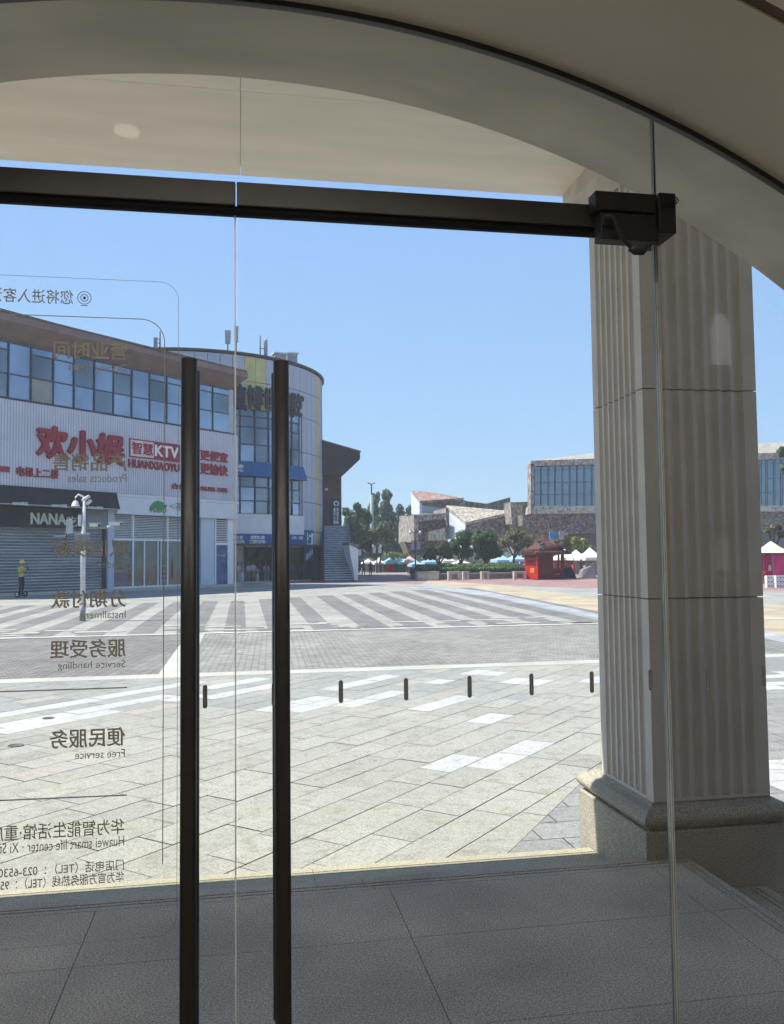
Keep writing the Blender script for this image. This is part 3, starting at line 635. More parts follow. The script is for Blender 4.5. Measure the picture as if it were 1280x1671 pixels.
# side lights and transom
t = thing('side_glass_panel', (1.7, YG, 0), 'fixed glass panel right of the doors, in front of the fluted pillar', 'glass panel')
c_ = pane(t, 1.126, 3.05, 0.005, 0, glass_edge, False, True); c_.location = (-1.7, -YG, 0)
mk = []
def mark(x, parent, ref):
    mb_ = MB(); pts = []
    for i in range(17): a = math.pi*i/16; pts.append((x+0.0055*math.cos(a), YG-T-0.0015, 1.097+0.0055*math.sin(a)))
    for i in range(17): a = math.pi+math.pi*i/16; pts.append((x+0.0055*math.cos(a), YG-T-0.0015, 1.052+0.0055*math.sin(a)))
    mb_.prism(pts, (0, 0.0012, 0)); o_ = mb_.build('safety_mark', markm, parent); o_.location = -Vector(ref); return o_
for i in range(7): mark(0.079+0.165*i if i else 0.079, dr, dr.location) if 0.079+0.165*i < 1.1 else None
mark(-0.086, dl, dl.location)
for x_ in (1.234, 1.399, 1.564): mark(x_, t, t.location)
t = thing('transom_glass', (0, YG, HT), 'glass transom above the dark door header, reaching up to the arch', 'glass panel')
c_ = pane(t, -1.12, 1.1175, HT+0.002, 0, False, glass_edge, True); c_.location = (0, -YG, -HT)
# header beam
t = thing('door_header', (0, YG, HB), 'dark brown metal header beam running above the glass doors', 'header beam')
h = MB(); h.box(-1.13, -0.0125, YG-0.030, YG+0.025, HB+0.012, HT); h.build('beam', header_metal, t, 0.003).location = (0, -YG, -HB)
h = MB(); h.box(-0.0095, 1.13, YG-0.030, YG+0.025, HB+0.012, HT); h.build('beam', header_metal, t, 0.003).location = (0, -YG, -HB)
h = MB(); h.box(-1.13, 1.13, YG-0.024, YG+0.018, HB, HB+0.0115); h.build('bottom_track', mat('track_shade_black', (0.008, 0.008, 0.008), 0.9, 0.1, 5, spec=0.05), t).location = (0, -YG, -HB)  # near-black: shade on the header's underside is put into the colour
# closer / lock box on the right end of the header
t = thing('door_lock_box', (1.03, YG-0.05, 2.26), 'black lock box with a sagging cable at the right end of the header', 'lock box')
lb = Vector((-1.03, -(YG-0.05), -2.26))
a0 = P(972, 309, YG-0.085); a1 = P(1070, 312, YG-0.085); a2 = P(1102, 316, YG-0.085); b0 = P(1000, 389, YG-0.085); b1 = P(1095, 381, YG-0.085)
MB().box(a0.x, a2.x-0.055, YG-0.085, YG-0.036, a0.z-0.052, a0.z-0.002).build('upper_housing', black_plastic, t, 0.002).location = lb
MB().box(a0.x+0.015, a2.x-0.05, YG-0.080, YG-0.036, b0.z, a0.z-0.056).build('lower_housing', black_plastic, t, 0.003).location = lb
MB().box(a2.x-0.048, a2.x, YG-0.088, YG+0.05, b1.z, a2.z).build('end_bracket', black_plastic, t, 0.003).location = lb
sc_ = MB()
for k in range(9): x_ = a2.x-0.044+0.005*k; z_ = a2.z-0.012-0.004*((k*7) % 4); sc_.tube([(x_, YG-0.094, z_), (x_+0.008, YG-0.096, z_-0.012), (x_+0.002, YG-0.094, z_-0.02)], 0.0016, 6)
sc_.build('wire_ends', black_plastic, t).location = lb
MB().box(a0.x+0.02, a0.x+0.045, YG-0.088, YG-0.079, b0.z+0.035, b0.z+0.06).build('latch_plate', header_metal, t).location = lb
cp = [(986, 352), (1000, 354), (1008, 375), (1018, 392), (1030, 404), (1042, 412), (1056, 405), (1066, 396), (1073, 382), (1070, 350)]
pts = [P(x_, y_, YG-0.10) for x_, y_ in cp]
MB().tube(pts, [0.0055, 0.007, 0.007, 0.0055, 0.0055, 0.005, 0.005, 0.003, 0.003, 0.003], 8).build('cable', black_plastic, t).location = lb
pts = [P(x_, y_, YG-0.104) for x_, y_ in [(1029, 404), (1037, 410), (1048, 410), (1057, 403)]]
MB().tube(pts, [0.010, 0.011, 0.011, 0.007], 8).build('cable_clip', black_plastic, t).location = lb
# ---- lettering on the left door (printed to be read from the street: mirrored from in here)
dref = -Vector(dl.location)
YT = YG-T-0.002
def dtext(body, xr, py0, py1, w_, bold=0.0, px=205, m_=decal, nm='lettering'):
    zt = P(px, py0, YT).z; zb = P(px, py1, YT).z
    o_ = lettering(nm, body, m_, dl, xr-w_, xr, zb, zt, YT, 0.0006, True, bold); o_.location = dref; return o_
XR = -0.272
wpx = lambda a, b_, y_: P(b_, y_, YT).x-P(a, y_, YT).x
dtext('营业时间', XR, 560, 588, wpx(90, 210, 575), 0.02, 208)
dtext('Opening Hours', XR, 594, 610, wpx(112, 208, 602), 0.0, 208)
dtext('产品销售', XR, 741, 769, wpx(89, 208, 755), 0.02, 208)
dtext('Products sales', XR, 774, 787, wpx(113, 209, 780), 0.0, 208)
dtext('以旧换新', XR, 880, 908, wpx(88, 207, 895), 0.02, 207)
dtext('Trade-in', XR, 914, 926, wpx(152, 207, 920), 0.0, 207)
dtext('分期付款', XR, 962, 990, wpx(86, 207, 975), 0.02, 207)
dtext('Installment', XR, 996, 1008, wpx(132, 206, 1000), 0.0, 206)
dtext('服务受理', XR, 1042, 1071, wpx(85, 207, 1055), 0.02, 207)
dtext('Service handling', XR, 1077, 1092, wpx(96, 206, 1084), 0.0, 206)
dtext('便民服务', XR, 1186, 1216, wpx(84, 206, 1200), 0.02, 206)
dtext('Free service', XR, 1222, 1235, wpx(124, 205, 1228), 0.0, 205)
dtext('华为智能生活馆·重庆', XR, 1335, 1360, wpx(-15, 205, 1350), 0.008, 205)
dtext('Huawei smart life center · Xi Street', XR, 1363, 1380, wpx(-28, 204, 1375), 0.0, 204)
dtext('门店电话（TEL）：023-65309', XR, 1401, 1419, wpx(-8, 205, 1410), 0.003, 205)
dtext('华为官方服务热线（TEL）：950', XR, 1421, 1439, wpx(-4, 205, 1430), 0.003, 205)
dtext('您将进入客流', P(120, 487, YT).x, 474, 497, wpx(-18, 120, 487), 0.006, 118)
def dline(pts_px, wd, m_, nm):
    pp = [P(x_, y_, YT) for x_, y_ in pts_px]; mb_ = MB()
    for a_, b_ in zip(pp, pp[1:]):
        d_ = (b_-a_).normalized(); nrm = Vector((-d_.z, 0, d_.x))*wd/2; e_ = d_*wd*0.3
        mb_.prism([a_-e_-nrm, b_+e_-nrm, b_+e_+nrm, a_-e_+nrm], (0, 0.0006, 0))
    o_ = mb_.build(nm, m_, dl); o_.location = dref; return o_
def rounded(x0p, ytl, xr_, zt, zb, rad):     # outline as world XZ polyline: open at the left
    pts_ = [(x0p, zt)]+[(xr_-rad+rad*math.sin(a_), zt-rad+rad*math.cos(a_)) for a_ in [math.pi/2*i/8 for i in range(9)]]
    pts_ += [(xr_-rad+rad*math.cos(a_), zb+rad-rad*math.sin(a_)) for a_ in [math.pi/2*i/8 for i in range(9)]]+[(x0p, zb)]
    return pts_
def dline_w(pts_, wd, m_, nm):
    mb_ = MB()
    for (xa, za), (xb, zb) in zip(pts_, pts_[1:]):
        a_ = Vector((xa, YT, za)); b_ = Vector((xb, YT, zb)); d_ = (b_-a_).normalized(); nrm = Vector((-d_.z, 0, d_.x))*wd/2; e_ = d_*wd*0.2
        mb_.prism([a_-e_-nrm, b_+e_-nrm, b_+e_+nrm, a_-e_+nrm], (0, 0.0006, 0))
    o_ = mb_.build(nm, m_, dl); o_.location = dref; return o_
dline_w(rounded(-1.0, 0, -0.151, 2.089, 0.519, 0.045), 0.0013, decal_thin, 'outline')
zi = P(240, 521, YT).z
dline_w(rounded(-1.0, 0, -0.184, zi, 0.63, 0.055)[:-9], 0.0022, decal, 'inner_outline')
dline([(-60, 1131), (207, 1122)], 0.003, decal, 'divider'); dline([(-60, 1309), (207, 1297.5)], 0.003, decal, 'divider')
ic = P(138, 486, YT)
def ringo(r_, wd, c_=ic):
    return [(c_.x+r_*math.cos(a_), c_.z+r_*math.sin(a_)) for a_ in [2*math.pi*i/28 for i in range(29)]]
dline_w(ringo(0.0155, 0), 0.0018, decal, 'camera_icon'); dline_w(ringo(0.0085, 0), 0.0018, decal, 'camera_icon_lens'); dline_w(ringo(0.002, 0), 0.003, decal, 'camera_icon_dot')
dline_w([(ic.x-0.008, ic.z-0.019), (ic.x+0.008, ic.z-0.019)], 0.002, decal, 'camera_icon_stand')

# =================================================================== LONG BUILDING ON THE LEFT
EXA = YAW+math.atan(960/1400.0); ev = Vector((math.sin(EXA), math.cos(EXA), 0)); nv = Vector((ev.y, -ev.x, 0)); RZ = math.atan2(ev.y, ev.x)
P0 = G(0, 968, -0.15); FO = Vector((P0.x, P0.y, 0))
def fc(px, py, o_=0.0):       # pixel -> (s, z) on the facade, o_ metres in front of it
    p = onp(px, py, FO+nv*o_, nv); return (p-FO).dot(ev), p.z
wallpale = mat('facade_pale', (0.42, 0.44, 0.47), 0.7, 0.06, 1.5)
shutterm = mat('steel_shutter', (0.33, 0.335, 0.34), 0.45, 0.18, 0.8, metal=0.3, stretch=(0.3, 1, 2))
b1 = thing('shop_building', (FO.x, FO.y, 0), 'long building with a brown sloping eave, blue glass band and white ribbed signboard', 'building', RZ)
mb = MB(); mb.box(-5, 17.4, 0.02, 12, 5.6, 13.55); mb.box(-5, 7.0, 3.5, 12, -0.15, 5.6); mb.box(7.0, 17.4, 3.5, 12, -0.15, 5.6); mb.box(17.2, 17.4, 0.0, 3.5, -0.3, 5.6); mb.box(6.75, 7.1, 0.1, 3.5, -0.3, 5.6)
mb.build('wall', wallpale, b1)
box('plinth_step', kerbm, b1, -5, 17.6, -0.55, 3.5, -0.34, -0.15)
# eave
EO = 1.5
s1, zt = fc(405, 609, EO); _, zb = fc(405, 618, EO); zt = 14.62; zb = 14.22
mb = MB(); mb.use(roofbrown)
mb.prism([(-5, 0, 13.58), (-5, -EO, zb), (-5, -EO, zt-0.02), (-5, 6, zt+1.2), (-5, 6, 13.58)], (s1+5, 0, 0))
eo = mb.build('roof', None, b1)
mb = MB()
for i in range(120):
    s = -4.9+i*(s1+4.9)/120; mb.tube([(s, -EO-0.04, zt+0.02), (s, 5.9, zt+1.24)], 0.07, 6)
mb.build('roof_tiles', rooftile, eo)
mb = MB()
sa, za = fc(-20, 498, EO); sb, zb_ = fc(300, 584, EO)
mb.tube([(sa, -EO, za), (sb, -EO, zb_)], 0.03, 6)
for k in range(9): s = sa+(sb-sa)*k/8; z_ = za+(zb_-za)*k/8; mb.tube([(s, -EO, zt), (s, -EO, z_)], 0.02, 5)
mb.build('roof_rail', grey_d, eo)
# glass band
zw0, zw1 = 10.42, 13.5
muls = [-4.0, -2.5, -1.08, 0.29, 1.64, 3.03, 4.39, 5.78, 7.14, 8.52, 9.91, 11.30, 12.66, 14.0, 15.35, 16.95]
wm = [win_a, win_b, mat('beige_blind', (0.27, 0.27, 0.26), 0.5, 0.1, 1), win_a, win_a]
for i in range(len(muls)-1):
    a_, b_ = muls[i], muls[i+1]
    seq = [(zw0, 11.75, (i*3) % 5), (11.75, 13.05 if i % 3 else zw1, (i*2+1) % 4)]+([(13.05, zw1, 0)] if i % 3 else [])
    gob = MB()
    for (q0, q1, k) in seq:
        gob.use(wm[k] if not (k == 2 and i % 4) else win_a)
        t_ = random.uniform(-0.012, 0.012)
        gob.poly([(a_+0.03, -0.02+t_, q0+0.03), (b_-0.03, -0.02-t_, q0+0.03), (b_-0.03, -0.02-t_, q1-0.03), (a_+0.03, -0.02+t_, q1-0.03)])
    w_ = gob.build('window', None, b1)
    fr = MB(); fr.box(a_-0.035, a_+0.035, -0.09, 0.01, zw0, zw1)
    for (q0, q1, k) in seq: fr.box(a_+0.036, b_-0.036, -0.08, 0.01, q0-0.03, q0+0.03)
    fr.box(a_+0.036, b_-0.036, -0.08, 0.01, zw1-0.06, zw1)
    fr.build('window_frame', frame_b, w_)
box('sill_band', grey_d, b1, -5, 17.3, -0.16, 0.015, 10.28, 10.415)
# ribbed white signboard
S1 = 17.3; zsb, zst = 5.62, 10.27; OF = 0.38
sgp = MB(); s = -5.0
while s < S1:
    sgp.poly([(s, -OF, zsb), (s+0.09, -OF, zsb), (s+0.09, -OF, zst), (s, -OF, zst)]); sgp.poly([(s+0.09, -OF, zsb), (s+0.11, -OF+0.05, zsb), (s+0.11, -OF+0.05, zst), (s+0.09, -OF, zst)])
    sgp.poly([(s+0.11, -OF+0.05, zsb), (s+0.15, -OF+0.05, zsb), (s+0.15, -OF+0.05, zst), (s+0.11, -OF+0.05, zst)]); sgp.poly([(s+0.15, -OF+0.05, zsb), (s+0.17, -OF, zsb), (s+0.17, -OF, zst), (s+0.15, -OF+0.05, zst)]); s += 0.17
sgp.box(-5, s, -OF+0.055, 0.0, zsb, zst)
sp = sgp.build('signboard', mat('white_ribbed_sheet', (0.54, 0.54, 0.59), 0.5, 0.05, 0.8), b1, recalc=False)
box('signboard_lower_trim', offwhite, b1, 7.2, s, -0.42, 0.0, 5.42, 5.6)
def ftext(body, pxa, pya, pxb, pyb, m_, par=sp, o_=OF, depth=0.06, bold=0.03, nm='lettering', h0=None):
    sa, za = fc(pxa, pya, o_); sb, zb_ = fc(pxb, pyb, o_); return lettering(nm, body, m_, par, sa, sb, min(za, zb_), max(za, zb_), -o_-0.004, depth, False, bold)
def fbox(pxa, pya, pxb, pyb, o_, th, m_, nm, par):
    sa, za = fc(pxa, pya, o_); sb, zb_ = fc(pxb, pyb, o_); return box(nm, m_, par, sa, sb, -o_-th, -o_-0.002, min(za, zb_), max(za, zb_))
lettering('lettering', '欢小娱', red, sp, fc(60, 720, OF)[0], fc(200, 735, OF)[0], fc(130, 752.5, OF)[1], fc(130, 703, OF)[1], -OF-0.004, 0.14, False, 0.05)
lp = mat('sign_pink_white', (0.62, 0.50, 0.52), 0.5, 0.04, 3)
sa, za = fc(212, 720, OF); sb, zb_ = fc(292, 750, OF); sm = sa+(sb-sa)*0.46; za = fc(252, 723.5, OF)[1]; zb_ = fc(252, 747.0, OF)[1]
h_ = (za-zb_)
k1 = box('plate', red, sp, sa-0.05, sb+0.05, -OF-0.05, -OF-0.004, zb_-0.12, za+0.12)
box('pale_plate', lp, k1, sa+0.02, sm, -OF-0.07, -OF-0.052, zb_-0.04, za+0.04)
lettering('lettering', '智慧', red, k1, sa+0.12, sm-0.08, zb_+0.10, za-0.08, -OF-0.072, 0.02, False, 0.03)
lettering('lettering', 'KTV', white, k1, sm+0.12, sb-0.1, zb_+0.12, za-0.1, -OF-0.052, 0.03, False, 0.03)
zc0 = fc(250, 766, OF)[1]; zc1 = fc(250, 753.5, OF)[1]
lettering('lettering', 'HUANXIAOYU', red, sp, sa-0.1, sb, zc0, zc1, -OF-0.004, 0.06, False, 0.05)
zc0 = fc(60, 779, OF)[1]; zc1 = fc(60, 764, OF)[1]; sa = fc(27, 770, OF)[0]; sb = fc(95, 776, OF)[0]
lettering('lettering', '电梯上二楼', red, sp, sa, sb, zc0, zc1, -OF-0.004, 0.06, False, 0.03)
sb = fc(15, 765, OF)[0]; zc0 = fc(5, 770, OF)[1]; zc1 = fc(5, 761, OF)[1]; box('red_bar', red, sp, -1.2, sb, -OF-0.06, -OF-0.004, zc0, zc1)
sa = fc(327, 745, OF)[0]; sb = fc(371, 745, OF)[0]
for tx, y0_, y1_ in (('更便宜', 737, 753), ('更愉快', 758, 775)):
    zc0 = fc(350, y1_, OF)[1]; zc1 = fc(350, y0_, OF)[1]; lettering('lettering', tx, red, sp, sa, sb, zc0, zc1, -OF-0.004, 0.06, False, 0.05)
sa = fc(279, 793, OF)[0]; sb = fc(371, 798, OF)[0]; zc0 = fc(350, 803, OF)[1]; zc1 = fc(350, 794, OF)[1]
lettering('lettering', '合作023-8688-585', red, sp, sa, sb, zc0, zc1, -OF-0.004, 0.05, False, 0.04)
# left shop: black awning, black sign, roller shutter
aw = MB(); aw.hexa([(-5, -0.8, 4.62), (7.12, -0.8, 4.62), (7.12, 0.0, 4.62), (-5, 0.0, 4.62), (-5, -0.42, 5.6), (7.12, -0.42, 5.6), (7.12, 0, 5.6), (-5, 0, 5.6)])
awo = aw.build('awning', black_fab, b1)
box('awning_edge', mat('pale_edge', (0.45, 0.45, 0.43), 0.6), awo, -5, 7.12, -0.82, -0.78, 4.57, 4.615)
for pxa in (21, 85, 144):
    sa, zc0 = fc(pxa, 824+(pxa-21)*0.055, 0.82); sb, _ = fc(pxa+25, 824, 0.82); lettering('lettering', 'NANA吃吃', white, awo, sa, sb, zc0, zc0+0.2, -0.80, 0.05, False, 0.0)
box('shop_sign', black_fab, b1, -5, 5.2, -0.2, 0.3, 3.45, 4.55)
sa, _ = fc(50, 850, 0.2); sb, _ = fc(107, 850, 0.2); zc0 = fc(80, 854, 0.2)[1]; zc1 = fc(80, 838, 0.2)[1]
tan = mat('sign_tan', (0.50, 0.47, 0.38), 0.6, 0.05, 3)
nn_ = ALL_CHILDREN(b1)[-1]
lettering('lettering', 'NANA', tan, nn_, sa, sb, zc0-0.05, zc1, -0.204, 0.05, False, 0.04)
sa, _ = fc(109, 850, 0.2); sb, _ = fc(125, 850, 0.2); lettering('lettering', '吃', tan, nn_, sa, sb, zc0-0.15, zc1-0.1, -0.204, 0.05, False, 0.01)
box('side_panel', mat('grey_green_panel', (0.20, 0.23, 0.23), 0.5, 0.1, 1), b1, 5.2, 7.0, -0.05, 0.3, 3.45, 4.55)
sh = MB(); z = -0.14
while z < 3.44:
    sh.poly([(-5, 0.20, z), (6.55, 0.20, z), (6.55, 0.10, z+0.07), (-5, 0.10, z+0.07)]); sh.poly([(-5, 0.10, z+0.07), (6.55, 0.10, z+0.07), (6.55, 0.12, z+0.13), (-5, 0.12, z+0.13)]); sh.poly([(-5, 0.12, z+0.13), (6.55, 0.12, z+0.13), (6.55, 0.20, z+0.17), (-5, 0.20, z+0.17)]); z += 0.17
sh.build('roller_shutter', shutterm, b1, recalc=False)
box('shutter_rail', grey_d, b1, 6.56, 6.76, 0.0, 0.3, -0.14, 3.45)
for k in range(8): pass
box('pilaster', mat('pale_blue_wall', (0.44, 0.50, 0.58), 0.6, 0.05, 2), b1, 6.62+0.15, 7.22, -0.12, 0.09, -0.3, 5.6)
# right shop
sg2 = box('shop_sign', offwhite, b1, 7.23, S1, -0.40, 0.1, 4.36, 5.41)
fbox(7, 7, 7, 7, 0, 0, white, 'x', None) if False else None
gr = mat('leaf_green', (0.04, 0.24, 0.09), 0.6, 0.1, 3)
def leafpts():
    q = [(244, 834), (245, 827), (250, 820), (257, 817), (264, 819), (268, 823), (272, 824), (270, 830), (262, 834), (254, 829), (248, 832)]
    return [fc(x_, y_, 0.4) for x_, y_ in q]
MB().prism([(s_, -0.46, z_) for s_, z_ in leafpts()], (0, 0.05, 0)).build('leaf_logo', gr, sg2)
sa, zc0 = fc(247, 836, 0.4); sb, _ = fc(271, 837, 0.4); lettering('lettering', 'HAIYU', mat('sign_grey_text', (0.2, 0.22, 0.22), 0.6), sg2, sa, sb, zc0, zc0+0.24, -0.404, 0.03, False, 0.03)
sa, zc0 = fc(277, 835, 0.4); sb, zc1 = fc(300, 820, 0.4); lettering('lettering', '<茶', MATS['sign_grey_text'], sg2, sa, sb, zc0+0.1, zc1, -0.404, 0.03, False, 0.0)
lv = MB(); z = 2.88
while z < 4.32: lv.hexa([(7.23, 0.02, z), (15.0, 0.02, z), (15.0, 0.12, z+0.05), (7.23, 0.12, z+0.05), (7.23, 0.02, z+0.02), (15.0, 0.02, z+0.02), (15.0, 0.12, z+0.07), (7.23, 0.12, z+0.07)]); z += 0.105
lvo = lv.build('louvre', white, b1)
box('louvre_back', grey_d, b1, 7.23, 15.0, 0.14, 0.2, 2.85, 4.35)
def sx(px, o_=0.0): return fc(px, 900, o_)[0]
fr = MB()
for px, w_ in ((184, .06), (217.5, .12), (236, .08), (258, .06), (263, .05), (274, .1), (298, .08), (318, .1)):
    s_ = sx(px); fr.box(s_-w_/2, s_+w_/2, -0.02, 0.10, -0.145, 2.84 if px in (236, 258, 263) else 4.34)
fr.box(7.23, 14.2, -0.024, 0.104, 2.76, 2.87); fr.box(7.23, 14.2, -0.024, 0.104, -0.149, -0.05)
fr.build('shopfront_frame', white, b1)
MB().box(7.24, 14.1, 0.03, 0.045, -0.05, 2.76).build('shop_glass', glassmat('shop_glass', (0.78, 0.86, 0.88), 1.6), b1)
MB().box(7.24, 14.2, 3.3, 3.45, -0.149, 4.3).build('shop_back_wall', mat('shop_back', (0.30, 0.27, 0.24), 0.8, 0.3, 1.2), b1)
MB().box(7.12, 17.2, 0.2, 3.4, 2.95, 3.05).build('shop_ceiling', mat('shop_ceil', (0.25, 0.25, 0.25), 0.8), b1)
# white wall, door with blue poster
box('white_side_wall', mat('side_wall_white', (0.52, 0.57, 0.64), 0.6, 0.04, 2), b1, 14.25, 15.45, -0.10, 0.3, -0.3, 4.35)
dw = MB(); s0, s1_ = 15.5, 16.75
dw.box(s0, s0+0.12, -0.12, 0.1, -0.3, 4.35); dw.box(s1_-0.04, s1_+0.5, -0.12, 0.1, -0.3, 4.35); dw.box(s0+0.12, s1_-0.04, -0.12, 0.1, 2.55, 2.72); dw.build('door_frame', white, b1)
lv = MB(); z = 2.76
while z < 4.32: lv.box(s0+0.12, s1_-0.04, -0.06, 0.05, z, z+0.05); z += 0.12
lv.build('louvre', white, b1)
MB().box(s0+0.1, s1_, 0.06, 0.1, 2.7, 4.35).build('louvre_back', grey_d, b1)
bd = box('poster_door', mat('poster_blue', (0.03, 0.07, 0.17), 0.35, 0.5, 2.2, col2=(0.10, 0.17, 0.32)), b1, s0+0.13, s1_-0.05, -0.05, 0.05, -0.12, 2.54)
lettering('lettering', '欢迎光临', MATS['sign_pink_white'], bd, s0+0.3, s1_-0.25, 1.75, 1.92, -0.054, 0.003)
# things inside the shop window
def inshop(px, dy): return FO+ev*sx(px)-nv*dy
sofa = thing('display_counter', inshop(200, 0.9)+Vector((0, 0, -0.15)), 'blue display counter behind the shop glass, left of the shop door', 'counter', RZ)
box('counter_front', mat('counter_blue', (0.05, 0.17, 0.38), 0.5, 0.2, 3), sofa, -0.75, 0.75, -0.3, 0.3, 0, 0.95); box('counter_top', woodlt, sofa, -0.7, 0.5, -0.33, 0.33, 0.953, 1.10)
leafA = leafmat('leaf_dark', (0.034, 0.064, 0.026), (0.068, 0.122, 0.048), (0.13, 0.21, 0.09))  # lightened a little: haze over the far trees is put into the colour
pp_ = thing('potted_plant', inshop(196, 1.2)+Vector((0, 0, -0.15)), 'leafy plant standing behind the blue shop counter', 'plant', RZ)
MB().lathe([(0.16, 0), (0.22, 0.5), (0.2, 0.5)], n=12).build('pot', woodlt, pp_)
def leaves(name, m_, parent, blobs, n_, size, squash=0.7, seed=1, shell=0.55):
    rnd = random.Random(seed); mb_ = MB(); tot = sum(b_[3]*b_[4] for b_ in blobs)
    for (cx_, cy_, cz_, rx, rz_) in blobs:
        k = int(n_*rx*rz_/tot)
        for _ in range(k):
            d = Vector((rnd.gauss(0, 1), rnd.gauss(0, 1), rnd.gauss(0, 1))).normalized(); rr_ = (shell+(1-shell)*rnd.random()) if rnd.random() < 0.7 else rnd.random()
            rr_ *= 1+0.10*math.sin(d.x*7+cx_*3)+0.10*math.sin(d.z*9+d.y*5)
            c_ = Vector((cx_+d.x*rx*rr_, cy_+d.y*rx*rr_, cz_+d.z*rz_*rr_))
            nrm = (d+Vector((rnd.uniform(-.9, .9), rnd.uniform(-.9, .9), rnd.uniform(-.4, 1.0)))).normalized()
            u_ = nrm.orthogonal().normalized(); u_.rotate(Matrix.Rotation(rnd.random()*6.28, 3, nrm)); v_ = nrm.cross(u_); s_ = size*rnd.uniform(0.6, 1.4)
            mb_.poly([c_-u_*s_, c_-v_*s_*squash*0.6, c_+u_*s_, c_+v_*s_*squash*0.6])
    return mb_.build(name, m_, parent, recalc=False)
leaves('foliage', leafA, pp_, [(0, 0, 1.3, 0.45, 0.65)], 260, 0.10, seed=3)
for k, (px, dy, hh, col) in enumerate([(228, 1.4, 1.5, (0.12, 0.16, 0.19)), (247, 2.4, 2.2, (0.20, 0.13, 0.08)), (285, 1.2, 1.3, (0.10, 0.2, 0.3))]):
    sh_ = thing('display_shelf', inshop(px, dy)+Vector((0, 0, -0.15)), ['low grey shelf unit inside the shop beside its door', 'tall brown shelf unit seen through the open shop door', 'white framed blue shelf unit in the shop window right of the door'][k], 'shelf', RZ, 'shelf units in the shop')
    sm_ = mat('shelf_%d' % k, col, 0.6, 0.3, 5)
    mb = MB()
    for z in range(5): mb.box(-0.4, 0.4, -0.2, 0.2, z*hh/4, z*hh/4+0.04)
    mb.box(-0.44, -0.4, -0.2, 0.2, 0, hh); mb.box(0.4, 0.44, -0.2, 0.2, 0, hh); mb.build('rack', white if k == 2 else sm_, sh_)
    for z in range(4):
        for q in range(4): MB().box(-0.36+q*0.19, -0.22+q*0.19, -0.12, 0.12, z*hh/4+0.045, z*hh/4+0.045+random.uniform(0.12, hh/4-0.1)).build('goods_box', sm_, sh_)

# =================================================================== ROUND BUILDING
CC = Vector((-4.45, 79.8, 0)); CR = 12.0
b2 = thing('round_building', (CC.x, CC.y, 0), 'curved corner building clad in pale perforated panels with yellow vertical stripes', 'building')
def cyl(px, py, r_=CR):      # -> theta, z
    d = ray(px, py); o_ = CAM-CC; a_ = d.x**2+d.y**2; b_ = 2*(o_.x*d.x+o_.y*d.y); c_ = o_.x**2+o_.y**2-r_*r_
    D_ = b_*b_-4*a_*c_; t_ = (-b_-math.sqrt(max(D_, 0)))/(2*a_); p = CAM+d*t_
    return math.atan2(p.x-CC.x, -(p.y-CC.y)), p.z
def cp3(th, r_, z): return (r_*math.sin(th), -r_*math.cos(th), z)
def patch(t0, t1, z0, z1, ra, rb_, name, m_, par, nseg=None):
    n_ = nseg or max(1, int(abs(t1-t0)*CR/0.8)); mb_ = MB()
    for i in range(n_):
        a_ = t0+(t1-t0)*i/n_; b_ = t0+(t1-t0)*(i+1)/n_
        mb_.smooth = False; mb_.hexa([cp3(a_, ra, z0), cp3(b_, ra, z0), cp3(b_, rb_, z0), cp3(a_, rb_, z0), cp3(a_, ra, z1), cp3(b_, ra, z1), cp3(b_, rb_, z1), cp3(a_, rb_, z1)])
    return mb_.build(name, m_, par)
th = lambda px, py=700: cyl(px, py)[0]
ZT = cyl(400, 577)[1]; ZWT = cyl(400, 666)[1]; ZAW = cyl(400, 753)[1]; ZAB = cyl(400, 777)[1]; ZWB = cyl(400, 838)[1]; ZBT = cyl(400, 871)[1]; ZBB = cyl(400, 890)[1]
tl = -1.25; tr = 1.75
MB().lathe([(CR-0.35, ZBB-0.1), (CR-0.35, ZT-0.1)], n=96).build('wall', offwhite, b2)
MB().lathe([(CR+0.02, ZT-0.09), (CR+0.12, ZT-0.06), (CR+0.12, ZT+0.08), (CR+0.02, ZT+0.10)], n=96).build('roof_rim', grey_d, b2)
MB().lathe([(CR-0.4, ZT-0.1), (CR-0.4, ZT+0.05)], n=64).build('roof', grey_d, b2)
